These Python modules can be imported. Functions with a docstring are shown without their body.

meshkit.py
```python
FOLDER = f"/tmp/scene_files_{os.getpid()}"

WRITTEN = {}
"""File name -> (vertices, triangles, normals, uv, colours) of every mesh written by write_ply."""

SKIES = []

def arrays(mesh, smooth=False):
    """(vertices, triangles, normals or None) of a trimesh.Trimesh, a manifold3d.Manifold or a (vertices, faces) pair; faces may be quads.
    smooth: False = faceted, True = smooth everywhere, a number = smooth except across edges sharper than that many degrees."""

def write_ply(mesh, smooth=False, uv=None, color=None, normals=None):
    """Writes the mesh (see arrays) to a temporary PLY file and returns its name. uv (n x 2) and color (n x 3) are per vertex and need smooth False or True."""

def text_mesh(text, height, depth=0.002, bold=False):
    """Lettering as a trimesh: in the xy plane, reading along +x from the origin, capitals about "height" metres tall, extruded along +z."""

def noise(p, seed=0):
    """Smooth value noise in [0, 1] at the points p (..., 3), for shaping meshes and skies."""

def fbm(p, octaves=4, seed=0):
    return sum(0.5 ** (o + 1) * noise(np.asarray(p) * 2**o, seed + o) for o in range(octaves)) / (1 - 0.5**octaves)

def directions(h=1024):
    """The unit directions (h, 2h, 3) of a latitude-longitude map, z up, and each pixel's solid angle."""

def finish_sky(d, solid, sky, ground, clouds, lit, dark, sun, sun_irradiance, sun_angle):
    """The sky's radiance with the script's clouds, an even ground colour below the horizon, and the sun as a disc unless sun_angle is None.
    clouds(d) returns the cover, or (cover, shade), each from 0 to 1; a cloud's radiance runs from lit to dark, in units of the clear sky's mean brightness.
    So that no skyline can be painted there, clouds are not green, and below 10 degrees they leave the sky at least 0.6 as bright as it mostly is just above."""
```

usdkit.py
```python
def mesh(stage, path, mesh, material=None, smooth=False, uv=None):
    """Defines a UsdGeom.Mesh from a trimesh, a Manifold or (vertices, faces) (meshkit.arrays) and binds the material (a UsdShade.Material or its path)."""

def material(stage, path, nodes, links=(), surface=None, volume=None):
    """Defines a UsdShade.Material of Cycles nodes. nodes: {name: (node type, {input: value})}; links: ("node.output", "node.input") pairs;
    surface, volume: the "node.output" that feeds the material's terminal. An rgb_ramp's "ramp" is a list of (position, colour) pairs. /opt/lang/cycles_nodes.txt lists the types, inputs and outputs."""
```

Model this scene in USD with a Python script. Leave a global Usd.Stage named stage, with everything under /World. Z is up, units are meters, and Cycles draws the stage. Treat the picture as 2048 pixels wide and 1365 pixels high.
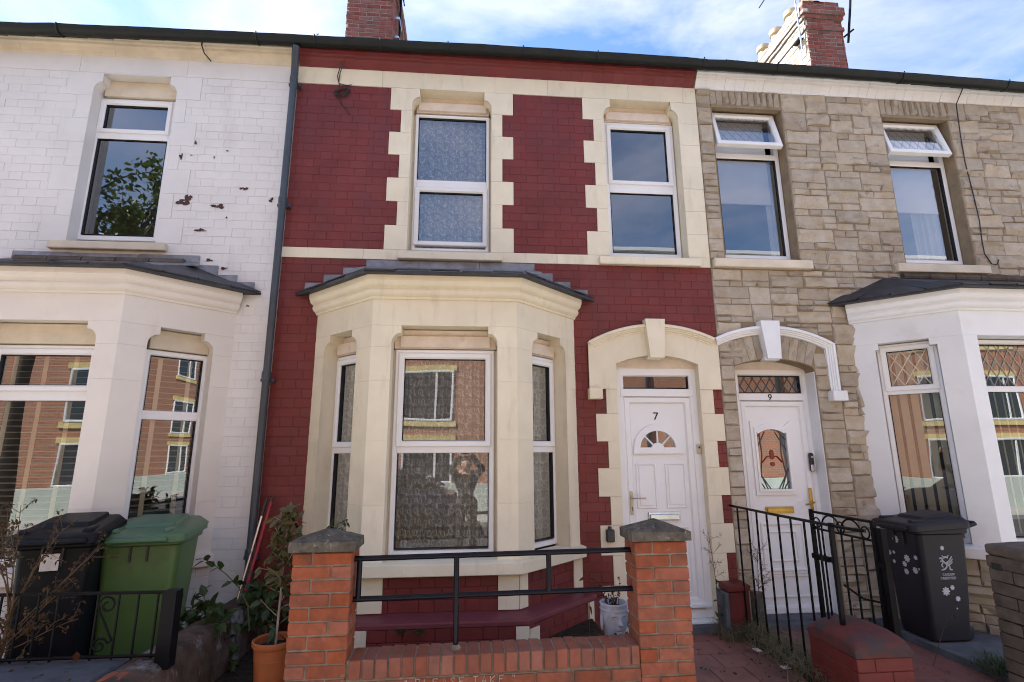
import math, random
import numpy as np, trimesh, manifold3d, usdkit, meshkit
from pxr import Usd, UsdGeom, UsdLux, UsdShade, Gf, Sdf, Vt
from shapely.geometry import Polygon, LineString, Point, MultiPolygon, box as rect
from shapely.ops import unary_union
from shapely import affinity
from shapely.prepared import prep

random.seed(7); rng = np.random.default_rng(7)
stage = Usd.Stage.CreateInMemory()
UsdGeom.SetStageUpAxis(stage, UsdGeom.Tokens.z); UsdGeom.SetStageMetersPerUnit(stage, 1.0)
UsdGeom.Xform.Define(stage, '/World'); UsdGeom.Scope.Define(stage, '/World/Looks')

# ------------------------------------------------------------------ camera, sky, sun, exposure
EXPOSURE = 2.0
SKY_STRENGTH = 0.075
SUN_INTENSITY = 1.25
SUN_EL, SUN_AZ = math.radians(50), math.radians(-64)        # azimuth = atan2(x, y) of the direction towards the sun
CAM = np.array([0.0, -5.0, 1.75]); PITCH, YAW, ROLL = 0.20823, 0.08634, -0.00512; FPX = 1040.0

_f = np.array([math.sin(YAW) * math.cos(PITCH), math.cos(YAW) * math.cos(PITCH), math.sin(PITCH)])
_r = np.array([math.cos(YAW), -math.sin(YAW), 0]); _u = np.cross(_r, _f)
_r2 = _r * math.cos(ROLL) + _u * math.sin(ROLL); _u2 = -_r * math.sin(ROLL) + _u * math.cos(ROLL)
cam = UsdGeom.Camera.Define(stage, '/World/camera')
cam.AddTransformOp().Set(Gf.Matrix4d(*_r2, 0, *_u2, 0, *(-_f), 0, *CAM, 1))
cam.CreateHorizontalApertureAttr(36.0); cam.CreateVerticalApertureAttr(36.0 * 682 / 1024)
cam.CreateFocalLengthAttr(36.0 * FPX / 2048); cam.CreateClippingRangeAttr(Gf.Vec2f(0.05, 2000)); cam.CreateExposureAttr(EXPOSURE)

sun_dir = np.array([math.sin(SUN_AZ) * math.cos(SUN_EL), math.cos(SUN_AZ) * math.cos(SUN_EL), math.sin(SUN_EL)])
sun = UsdLux.DistantLight.Define(stage, '/World/sun')
sun.CreateIntensityAttr(SUN_INTENSITY); sun.CreateAngleAttr(0.5); sun.CreateNormalizeAttr(True); sun.CreateColorAttr(Gf.Vec3f(1, 0.95, 0.87))
_z = sun_dir; _x = np.cross([0, 0, 1], _z); _x /= np.linalg.norm(_x); _y = np.cross(_z, _x)
sun.AddTransformOp().Set(Gf.Matrix4d(*_x, 0, *_y, 0, *_z, 0, 0, 0, 20, 1))

sky = UsdLux.DomeLight.Define(stage, '/World/sky'); sky.CreateIntensityAttr(1.0)
skymat = usdkit.material(stage, '/World/Looks/sky', {
    'sky': ('sky_texture', {'sky_type': 'single_scattering', 'sun_disc': False, 'sun_elevation': SUN_EL, 'sun_rotation': SUN_AZ, 'air_density': 1.0, 'aerosol_density': 0.4, 'ozone_density': 1.2}),
    'deep': ('hsv', {'saturation': 1.25}), 'tc': ('texture_coordinate', {}), 'map': ('mapping', {'scale': (1.0, 1.0, 2.2), 'location': (5.5, 2.9, 2.2)}),
    'n': ('noise_texture', {'scale': 2.3, 'detail': 7, 'roughness': 0.58, 'distortion': 0.3}),
    'ramp': ('rgb_ramp', {'ramp': [(0.0, (.07, .07, .07)), (0.40, (.09, .09, .09)), (0.62, (0.72, 0.72, 0.72)), (1.0, (0.92, 0.92, 0.92))]}),
    'mix': ('mix_color', {'b': (4.25, 4.35, 5.3), 'use_clamp': True}),
    'bg': ('background_shader', {'strength': SKY_STRENGTH})},
    [('tc.generated', 'map.vector'), ('map.vector', 'n.vector'), ('n.fac', 'ramp.fac'), ('ramp.color', 'mix.fac'), ('sky.color', 'deep.color'), ('deep.color', 'mix.a'), ('mix.result', 'bg.color')], surface='bg.background')
UsdShade.MaterialBindingAPI.Apply(sky.GetPrim()).Bind(skymat)
sky.GetPrim().SetCustomDataByKey('kind', 'structure'); sky.GetPrim().SetCustomDataByKey('label', 'pale blue sky with white drifting clouds')

# ------------------------------------------------------------------ helpers: materials
def M(name, col, rough=0.6, var=0.10, vs=5.0, bump=0.15, bs=70.0, spec=0.35, rnd=0.0, col2=None, lo=0.35, hi=0.65, stretch=(1, 1, 1), metal=0.0, dirt=None, dirt_at=(0.56, 0.74), dirt_s=2.0, dirt_stretch=(1, 1, 1), bd=0.004, salt=None):
    c = np.array(col, float); a = c * (1 - var) if col2 is None else c; b = np.minimum(c * (1 + var), 0.95) if col2 is None else np.array(col2, float)
    N = {'g': ('geometry', {}), 'm': ('mapping', {'scale': stretch}), 'n': ('noise_texture', {'scale': vs, 'detail': 6, 'roughness': 0.6}),
         'r': ('rgb_ramp', {'ramp': [(lo, tuple(a)), (hi, tuple(b))]}), 'p': ('principled_bsdf', {'roughness': rough, 'specular_ior_level': spec, 'metallic': metal})}
    L = [('g.position', 'm.vector'), ('m.vector', 'n.vector'), ('n.fac', 'r.fac')]
    out = 'r.color'
    if dirt is not None:
        N.update({'dm': ('mapping', {'scale': dirt_stretch, 'location': (5.3, 2.1, 1.7)}), 'dn': ('noise_texture', {'scale': dirt_s, 'detail': 8, 'roughness': 0.68}),
                  'dr': ('rgb_ramp', {'ramp': [(dirt_at[0], (0, 0, 0)), (dirt_at[1], (1, 1, 1))]}), 'dx': ('mix_color', {'b': tuple(dirt)})})
        L += [('g.position', 'dm.vector'), ('dm.vector', 'dn.vector'), ('dn.fac', 'dr.fac'), ('dr.color', 'dx.fac'), (out, 'dx.a')]; out = 'dx.result'
    if salt is not None:
        N.update({'sn': ('noise_texture', {'scale': 5.5, 'detail': 9, 'roughness': 0.75, 'distortion': 0.6}), 'sr': ('rgb_ramp', {'ramp': [(0.60, (0, 0, 0)), (0.74, (0.75, 0.75, 0.75))]}), 'sx': ('mix_color', {'b': tuple(salt)})})
        L += [('g.position', 'sn.vector'), ('sn.fac', 'sr.fac'), ('sr.color', 'sx.fac'), (out, 'sx.a')]; out = 'sx.result'
    if rnd:
        N.update({'o': ('object_info', {}), 'mr': ('map_range', {'to_min': 1 - rnd, 'to_max': 1 + rnd}), 'h': ('hsv', {}), 'o2': ('white_noise_texture', {'dimensions': '1D'}), 'mr2': ('map_range', {'to_min': 1 - rnd * 0.6, 'to_max': 1 + rnd * 0.6})})
        L += [('o.random', 'mr.value'), ('mr.result', 'h.value'), ('o.random', 'o2.w'), ('o2.value', 'mr2.value'), ('mr2.result', 'h.saturation'), (out, 'h.color')]; out = 'h.color'
    L.append((out, 'p.base_color'))
    if bump:
        N.update({'bn': ('noise_texture', {'scale': bs, 'detail': 4, 'roughness': 0.6}), 'b': ('bump', {'strength': bump, 'distance': bd})})
        L += [('g.position', 'bn.vector'), ('bn.fac', 'b.height'), ('b.normal', 'p.normal')]
    return usdkit.material(stage, '/World/Looks/' + name, N, L, surface='p.BSDF')

MAT = {}
MAT['red'] = M('red_paint', (0.145, 0.0235, 0.0205), 0.5, 0.16, 2.2, 0.25, 55, 0.35, rnd=0.05, dirt=(0.115, 0.026, 0.026), dirt_at=(0.50, 0.76), dirt_s=1.6, dirt_stretch=(2.2, 1, 0.5))
MAT['redledge'] = M('red_ledge_paint', (0.150, 0.036, 0.045), 0.5, 0.14, 5.0, 0.3, 40, 0.4)
MAT['cornice_red'] = M('cornice_red_paint', (0.145, 0.023, 0.024), 0.5, 0.10, 3.0, 0.2, 55, 0.4, rnd=0.05)
MAT['cream'] = M('cream_paint', (0.70, 0.625, 0.475), 0.6, 0.05, 3.0, 0.35, 32, 0.3, dirt=(0.54, 0.47, 0.355), dirt_at=(0.54, 0.82), dirt_s=3.5, dirt_stretch=(3.0, 1.5, 0.6))
MAT['creamstone'] = M('cream_block_paint', (0.70, 0.625, 0.475), 0.6, 0.05, 3.0, 0.35, 32, 0.3, rnd=0.02, dirt=(0.54, 0.47, 0.355), dirt_at=(0.54, 0.82), dirt_s=3.5, dirt_stretch=(3.0, 1.5, 0.6))
MAT['white'] = M('white_wall_paint', (0.66, 0.63, 0.605), 0.6, 0.05, 2.0, 0.3, 28, 0.3, rnd=0.008, dirt=(0.52, 0.47, 0.42), dirt_at=(0.57, 0.85), dirt_s=1.6, dirt_stretch=(1.5, 1, 0.5))
MAT['whitebay'] = M('off_white_bay_paint', (0.69, 0.635, 0.575), 0.6, 0.04, 2.0, 0.2, 40, 0.3, dirt=(0.56, 0.49, 0.43), dirt_at=(0.58, 0.85), dirt_s=2.0, dirt_stretch=(1.5, 1, 0.6))
MAT['bluewhite'] = M('masonry_white_paint', (0.73, 0.735, 0.745), 0.6, 0.04, 2.0, 0.15, 60, 0.3, dirt=(0.60, 0.56, 0.54), dirt_at=(0.58, 0.85), dirt_s=2.0)
MAT['dimcream'] = M('old_cream_paint', (0.60, 0.52, 0.40), 0.65, 0.10, 4.0, 0.3, 40, 0.3, rnd=0.03, dirt=(0.30, 0.25, 0.19), dirt_at=(0.58, 0.82), dirt_s=3.0, dirt_stretch=(0.5, 1, 2))
MAT['timber'] = M('painted_head_board', (0.66, 0.56, 0.46), 0.55, 0.08, 8.0, 0.12, 60, 0.35, dirt=(0.42, 0.33, 0.25), dirt_at=(0.60, 0.85), dirt_s=6.0)
MAT['upvc'] = M('white_plastic_frame', (0.78, 0.775, 0.775), 0.28, 0.03, 2.0, 0, 1, 0.5, dirt=(0.62, 0.55, 0.50), dirt_at=(0.62, 0.9), dirt_s=5.0)
MAT['door'] = M('white_plastic_door', (0.78, 0.775, 0.775), 0.32, 0.02, 2.0, 0.05, 90, 0.5, dirt=(0.66, 0.60, 0.56), dirt_at=(0.62, 0.9), dirt_s=2.5)
MAT['gasket'] = M('black_rubber', (0.02, 0.02, 0.02), 0.7, 0.1, 5, 0)
MAT['stone'] = M('sandstone_cladding', (0.355, 0.290, 0.212), 0.85, 0.1, 7.0, 1.0, 36, 0.2, rnd=0.14, col2=(0.425, 0.37, 0.30), dirt=(0.19, 0.15, 0.115), dirt_at=(0.58, 0.74), dirt_s=9.0, bd=0.006)
MAT['mortar_tan'] = M('tan_mortar', (0.25, 0.19, 0.125), 0.9, 0.15, 8.0, 0.4, 80, 0.2)
MAT['slate'] = M('dark_slate', (0.032, 0.034, 0.041), 0.5, 0.3, 7.0, 0.3, 40, 0.4, rnd=0.2)
MAT['lead'] = M('lead_flashing', (0.20, 0.205, 0.23), 0.55, 0.25, 8.0, 0.25, 25, 0.4, rnd=0.08, dirt=(0.10, 0.10, 0.11), dirt_at=(0.52, 0.72), dirt_s=9.0)
MAT['roof'] = M('roof_slate', (0.07, 0.07, 0.08), 0.6, 0.25, 3.0, 0.4, 20)
MAT['gutter'] = M('black_gutter_plastic', (0.008, 0.010, 0.009), 0.5, 0.2, 3.0, 0.1, 30, 0.3, dirt=(0.022, 0.028, 0.018), dirt_at=(0.55, 0.75), dirt_s=6.0)
MAT['pipe'] = M('dark_grey_pipe', (0.040, 0.048, 0.058), 0.35, 0.15, 4.0, 0.05, 30, 0.5)
MAT['iron'] = M('black_iron_paint', (0.004, 0.004, 0.005), 0.42, 0.2, 9.0, 0.25, 60, 0.13, dirt=(0.04, 0.022, 0.016), dirt_at=(0.70, 0.80), dirt_s=20.0)
MAT['railpaint'] = M('navy_black_rail_paint', (0.004, 0.004, 0.008), 0.28, 0.2, 9.0, 0.2, 50, 0.22, dirt=(0.10, 0.10, 0.13), dirt_at=(0.66, 0.80), dirt_s=24.0)
MAT['brick'] = M('orange_facing_brick', (0.255, 0.078, 0.042), 0.8, 0.18, 14.0, 0.5, 70, 0.25, rnd=0.14, salt=(0.36, 0.24, 0.19), dirt=(0.15, 0.065, 0.046), dirt_at=(0.50, 0.70), dirt_s=7.0)
MAT['copingbrick'] = M('coping_brick', (0.225, 0.082, 0.055), 0.8, 0.16, 12.0, 0.5, 70, 0.25, rnd=0.14, salt=(0.10, 0.07, 0.055), dirt=(0.20, 0.085, 0.06), dirt_at=(0.5, 0.75), dirt_s=9.0)
MAT['mortar'] = M('grey_mortar', (0.20, 0.165, 0.13), 0.9, 0.22, 14.0, 0.6, 60, 0.2, dirt=(0.12, 0.10, 0.07), dirt_at=(0.56, 0.7), dirt_s=14.0)
MAT['cap'] = M('weathered_concrete_cap', (0.095, 0.083, 0.068), 0.9, 0.4, 16.0, 0.8, 60, 0.2, dirt=(0.26, 0.24, 0.20), dirt_at=(0.57, 0.68), dirt_s=30.0)
MAT['oldbrick'] = M('sooty_chimney_brick', (0.17, 0.055, 0.045), 0.85, 0.2, 9.0, 0.4, 60, 0.2, rnd=0.2, dirt=(0.06, 0.03, 0.03), dirt_at=(0.55, 0.75), dirt_s=5.0)
MAT['palebrick'] = M('bleached_chimney_brick', (0.50, 0.44, 0.36), 0.85, 0.2, 9.0, 0.4, 60, 0.2, rnd=0.15, dirt=(0.22, 0.13, 0.11), dirt_at=(0.60, 0.75), dirt_s=8.0)  # left-face chimney brick, paler because sunlight on that side is put into its colour
MAT['darkbrick'] = M('brown_weathered_brick', (0.095, 0.074, 0.060), 0.9, 0.25, 9.0, 0.5, 50, 0.2, rnd=0.16, dirt=(0.05, 0.045, 0.03), dirt_at=(0.55, 0.75), dirt_s=6.0)
MAT['chimpot'] = M('clay_chimney_pot', (0.42, 0.33, 0.22), 0.8, 0.15, 8.0, 0.2, 40)
MAT['terracotta'] = M('terracotta_plastic', (0.36, 0.105, 0.035), 0.55, 0.1, 6.0, 0.15, 60, 0.35)
MAT['soil'] = M('dark_soil', (0.035, 0.026, 0.02), 0.95, 0.4, 20.0, 1.0, 50, 0.1, bd=0.02)
MAT['tile'] = M('red_quarry_tile', (0.185, 0.076, 0.062), 0.6, 0.15, 6.0, 0.25, 50, 0.35, rnd=0.10, dirt=(0.075, 0.045, 0.042), dirt_at=(0.52, 0.75), dirt_s=3.0)
MAT['concrete'] = M('grey_concrete', (0.10, 0.105, 0.118), 0.9, 0.2, 6.0, 0.5, 60, 0.2, dirt=(0.06, 0.06, 0.06), dirt_at=(0.55, 0.75), dirt_s=3.0)
MAT['darkcoping'] = M('dark_cement_coping', (0.075, 0.080, 0.095), 0.8, 0.2, 6.0, 0.4, 50, 0.25, dirt=(0.035, 0.037, 0.045), dirt_at=(0.52, 0.72), dirt_s=4.0, dirt_stretch=(1, 3, 1))
MAT['rubble'] = M('brown_cement_render', (0.082, 0.054, 0.043), 0.9, 0.35, 9.0, 0.9, 35, 0.2, dirt=(0.21, 0.20, 0.205), dirt_at=(0.54, 0.64), dirt_s=4.0, bd=0.01)
MAT['pavement'] = M('grey_paving', (0.30, 0.285, 0.26), 0.9, 0.12, 2.0, 0.4, 60, 0.2)
MAT['asphalt'] = M('asphalt', (0.055, 0.055, 0.057), 0.9, 0.15, 2.0, 0.5, 60, 0.2)
MAT['stubred'] = M('red_masonry_paint', (0.115, 0.018, 0.0155), 0.55, 0.14, 6.0, 0.3, 50, 0.35, dirt=(0.075, 0.032, 0.030), dirt_at=(0.55, 0.75), dirt_s=7.0)
MAT['stubtop'] = M('worn_red_coping', (0.105, 0.024, 0.020), 0.7, 0.2, 8.0, 0.5, 40, 0.3, dirt=(0.042, 0.030, 0.034), dirt_at=(0.43, 0.58), dirt_s=6.0)
MAT['bingreen'] = M('green_bin_plastic', (0.074, 0.132, 0.036), 0.38, 0.08, 3.0, 0.12, 200, 0.45, dirt=(0.055, 0.078, 0.03), dirt_at=(0.55, 0.85), dirt_s=4.0)
MAT['binlid'] = M('green_lid_plastic', (0.060, 0.125, 0.060), 0.35, 0.08, 3.0, 0.12, 200, 0.5, dirt=(0.06, 0.12, 0.06), dirt_at=(0.6, 0.85), dirt_s=6.0)
MAT['binblack'] = M('black_bin_plastic', (0.006, 0.0055, 0.007), 0.48, 0.15, 3.0, 0.12, 200, 0.2, dirt=(0.022, 0.018, 0.015), dirt_at=(0.55, 0.8), dirt_s=4.0)
MAT['bingrey'] = M('dark_grey_bin_plastic', (0.013, 0.012, 0.016), 0.45, 0.1, 3.0, 0.12, 200, 0.28, dirt=(0.024, 0.020, 0.020), dirt_at=(0.55, 0.85), dirt_s=3.0)
MAT['sticker'] = M('pale_sticker', (0.48, 0.48, 0.52), 0.5, 0.08, 30, 0)
MAT['logo'] = M('grey_print', (0.34, 0.34, 0.37), 0.5, 0.2, 60, 0)
MAT['paper'] = M('paper', (0.62, 0.58, 0.55), 0.7, 0.12, 60, 0)
MAT['black'] = M('black_plastic', (0.015, 0.015, 0.016), 0.35, 0.1, 5, 0, spec=0.5)
MAT['chrome'] = M('brushed_steel', (0.62, 0.62, 0.64), 0.22, 0.05, 20, 0, metal=1.0)
MAT['brass'] = M('brass', (0.55, 0.36, 0.09), 0.28, 0.08, 20, 0, metal=1.0)
MAT['ivory'] = M('ivory_plastic', (0.55, 0.47, 0.32), 0.4, 0.05, 5, 0)
MAT['polered'] = M('red_pole_plastic', (0.30, 0.025, 0.045), 0.35, 0.08, 5, 0)
MAT['blind'] = M('white_fabric_blind', (0.72, 0.72, 0.72), 0.8, 0.03, 5, 0.05, 200)
MAT['slat'] = M('cream_slat', (0.62, 0.55, 0.42), 0.5, 0.05, 5, 0)
MAT['lattice'] = M('lead_strip', (0.42, 0.40, 0.35), 0.4, 0.1, 20, 0)
MAT['darklattice'] = M('dark_lead_strip', (0.10, 0.09, 0.085), 0.4, 0.1, 20, 0)
MAT['redglass'] = M('red_glass', (0.20, 0.015, 0.012), 0.15, 0.1, 20, 0, spec=0.6)
MAT['room'] = M('room_wall', (0.16, 0.15, 0.14), 0.9, 0.05, 2, 0)
MAT['buddha'] = M('pale_blue_grey_cast_stone', (0.40, 0.42, 0.50), 0.75, 0.12, 14.0, 0.3, 90, 0.25, dirt=(0.27, 0.28, 0.33), dirt_at=(0.55, 0.75), dirt_s=14.0)
MAT['wire'] = M('dark_cable', (0.03, 0.025, 0.025), 0.5, 0.1, 5, 0)
MAT['stem'] = M('green_stem', (0.07, 0.09, 0.03), 0.7, 0.2, 20, 0)
MAT['woodstem'] = M('pale_woody_stem', (0.30, 0.25, 0.20), 0.8, 0.15, 20, 0.2)
MAT['drystem'] = M('dry_brown_stem', (0.085, 0.052, 0.028), 0.85, 0.25, 20, 0.2)
MAT['chalk'] = M('white_chalk', (0.46, 0.35, 0.30), 0.9, 0.15, 60, 0)
MAT['rust'] = M('bare_rusty_brick', (0.080, 0.042, 0.040), 0.85, 0.25, 30, 0.4, 80, 0.2)
MAT['oppbrick'] = M('opposite_red_brick', (0.36, 0.165, 0.105), 0.85, 0.12, 1.0, 0.2, 20, 0.2)
MAT['oppbrick'] = usdkit.material(stage, '/World/Looks/opposite_brickwork', {'tc': ('geometry', {}), 'sx': ('separate_xyz', {}), 'cx': ('combine_xyz', {}), 'b': ('brick_texture', {'color1': (0.46, 0.175, 0.085), 'color2': (0.38, 0.135, 0.07), 'mortar': (0.36, 0.30, 0.23), 'scale': 1.0, 'brick_width': 0.225, 'row_height': 0.075, 'mortar_size': 0.010, 'bias': 0.0}), 'p': ('principled_bsdf', {'roughness': 0.85})},
    [('tc.position', 'sx.vector'), ('sx.x', 'cx.x'), ('sx.z', 'cx.y'), ('cx.vector', 'b.vector'), ('b.color', 'p.base_color')], surface='p.BSDF')
MAT['oppband'] = M('yellow_brick_band', (0.72, 0.58, 0.26), 0.85, 0.08, 3.0, 0.2, 20, 0.2)
MAT['oppcream'] = M('pale_green_render', (0.52, 0.56, 0.48), 0.8, 0.06, 1.0, 0.1, 20)
MAT['oppglass'] = M('dark_opposite_glass', (0.03, 0.035, 0.04), 0.08, 0.1, 2, 0, spec=0.8)
MAT['bark'] = M('tree_bark', (0.09, 0.07, 0.05), 0.9, 0.25, 8, 0.5, 20)
MAT['skin'] = M('skin', (0.42, 0.24, 0.17), 0.5, 0.05, 9, 0.05, 90)
MAT['coat'] = M('dark_cloth', (0.02, 0.02, 0.026), 0.85, 0.15, 9, 0.2, 120)
MAT['hair'] = M('dark_hair', (0.02, 0.015, 0.012), 0.6, 0.2, 30, 0.3, 90)

def leafmat(name, col, col2, rnd=0.2, rough=0.45, trans=0.25):
    return usdkit.material(stage, '/World/Looks/' + name, {
        'g': ('geometry', {}), 'n': ('noise_texture', {'scale': 18, 'detail': 3}), 'r': ('rgb_ramp', {'ramp': [(0.35, col), (0.65, col2)]}),
        'ri': ('map_range', {'to_min': 1 - rnd, 'to_max': 1 + rnd}), 'h': ('hsv', {}), 'p': ('principled_bsdf', {'roughness': rough, 'specular_ior_level': 0.35}), 't': ('translucent_bsdf', {}), 'x': ('mix_closure', {'fac': trans})},
        [('g.position', 'n.vector'), ('n.fac', 'r.fac'), ('g.random_per_island', 'ri.value'), ('ri.result', 'h.value'), ('r.color', 'h.color'), ('h.color', 'p.base_color'), ('h.color', 't.color'), ('p.BSDF', 'x.closure1'), ('t.BSDF', 'x.closure2')], surface='x.closure')
MAT['leaf'] = leafmat('green_leaf', (0.036, 0.065, 0.020), (0.06, 0.10, 0.028))
MAT['bayleaf'] = leafmat('mottled_leaf', (0.15, 0.165, 0.048), (0.27, 0.18, 0.085), 0.45)
MAT['dryleaf'] = leafmat('dry_brown_leaf', (0.085, 0.050, 0.024), (0.15, 0.095, 0.045), 0.4, 0.8)
MAT['redleaf'] = leafmat('reddish_leaf', (0.09, 0.022, 0.012), (0.20, 0.06, 0.02), 0.4, 0.6)
MAT['grass'] = leafmat('weed_blade', (0.19, 0.175, 0.075), (0.36, 0.30, 0.19), 0.4, 0.7)
MAT['treeleaf'] = leafmat('tree_leaf', (0.07, 0.11, 0.022), (0.11, 0.15, 0.04), 0.3, 0.4, 0.35)

MAT['glass'] = usdkit.material(stage, '/World/Looks/window_glass', {
    'f': ('fresnel', {'IOR': 1.5}), 'k': ('math', {'math_type': 'multiply', 'value2': 4.8, 'use_clamp': True}), 't': ('transparent_bsdf', {'color': (0.93, 0.96, 0.96)}),
    'g': ('geometry', {}), 'n': ('noise_texture', {'scale': 1.3, 'detail': 1}), 'b': ('bump', {'strength': 0.35, 'distance': 0.006}),
    's': ('glossy_bsdf', {'color': (0.90, 0.94, 1.0), 'roughness': 0.004}), 'x': ('mix_closure', {})},
    [('f.fac', 'k.value1'), ('k.value', 'x.fac'), ('g.position', 'n.vector'), ('n.fac', 'b.height'), ('b.normal', 's.normal'), ('t.BSDF', 'x.closure1'), ('s.BSDF', 'x.closure2')], surface='x.closure')
MAT['netcloth'] = usdkit.material(stage, '/World/Looks/fine_net', {'d': ('diffuse_bsdf', {'color': (0.90, 0.88, 0.86)}), 'tl': ('translucent_bsdf', {'color': (0.6, 0.6, 0.6)}), 'dx': ('mix_closure', {'fac': 0.35}), 't': ('transparent_bsdf', {}), 'x': ('mix_closure', {'fac': 0.56})}, [('d.BSDF', 'dx.closure1'), ('tl.BSDF', 'dx.closure2'), ('t.BSDF', 'x.closure1'), ('dx.closure', 'x.closure2')], surface='x.closure')
MAT['lacewhite'] = usdkit.material(stage, '/World/Looks/lace_thread', {'d': ('diffuse_bsdf', {'color': (0.88, 0.87, 0.87)}), 't': ('transparent_bsdf', {}), 'x': ('mix_closure', {'fac': 0.95})}, [('t.BSDF', 'x.closure1'), ('d.BSDF', 'x.closure2')], surface='x.closure')
MAT['sheer'] = usdkit.material(stage, '/World/Looks/sheer_curtain', {'d': ('diffuse_bsdf', {'color': (0.75, 0.75, 0.77)}), 't': ('transparent_bsdf', {}), 'x': ('mix_closure', {'fac': 0.6})}, [('t.BSDF', 'x.closure1'), ('d.BSDF', 'x.closure2')], surface='x.closure')

# ------------------------------------------------------------------ helpers: scene tree
used = {}
def numbered(parent, name):
    k = (parent, name); n = used.get(k, 0); used[k] = n + 1
    return name if n == 0 else f'{name}_{n:03d}'
class Thing:
    def __init__(s, path, base, rot=0.0): s.path, s.base, s.rot = path, np.array(base, float), rot
def tag(prim, label=None, cat=None, group=None, kind=None):
    for k, v in (('label', label), ('category', cat), ('group', group), ('kind', kind)):
        if v: prim.SetCustomDataByKey(k, v)
def thing(name, label, cat, base=(0, 0, 0), rot=0.0, group=None):
    p = '/World/' + numbered('/World', name); x = UsdGeom.Xform.Define(stage, p); x.AddTranslateOp().Set(Gf.Vec3d(*map(float, base)))
    if rot: x.AddRotateZOp().Set(math.degrees(rot))
    tag(x.GetPrim(), label, cat, group); return Thing(p, base, rot)
def arr(mesh):
    v, f, _ = meshkit.arrays(mesh); return np.asarray(v, float), np.asarray(f)
def part(T, name, mesh, mat, parent=None, label=None, kind=None, smooth=False, local=False, uv=None):
    v, f = arr(mesh)
    if not local:
        v = v - T.base
        if T.rot:
            c, s = math.cos(-T.rot), math.sin(-T.rot); v = np.c_[v[:, 0] * c - v[:, 1] * s, v[:, 0] * s + v[:, 1] * c, v[:, 2]]
    par = parent or T.path; p = par + '/' + numbered(par, name)
    usdkit.mesh(stage, p, (v, f), MAT[mat] if isinstance(mat, str) else mat, smooth=smooth, uv=uv)
    tag(stage.GetPrimAtPath(p), label, None, None, kind); return p
def single(name, mesh, mat, label, cat, group=None, smooth=False, kind=None):
    p = '/World/' + numbered('/World', name); usdkit.mesh(stage, p, arr(mesh), MAT[mat], smooth=smooth); tag(stage.GetPrimAtPath(p), label, cat, group, kind); return p
def cat_(ms):
    ms = [arr(m) for m in ms]; o = 0; V = []; F = []
    for v, f in ms: V.append(v); F.append(f + o); o += len(v)
    return np.vstack(V), np.vstack(F)

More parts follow.
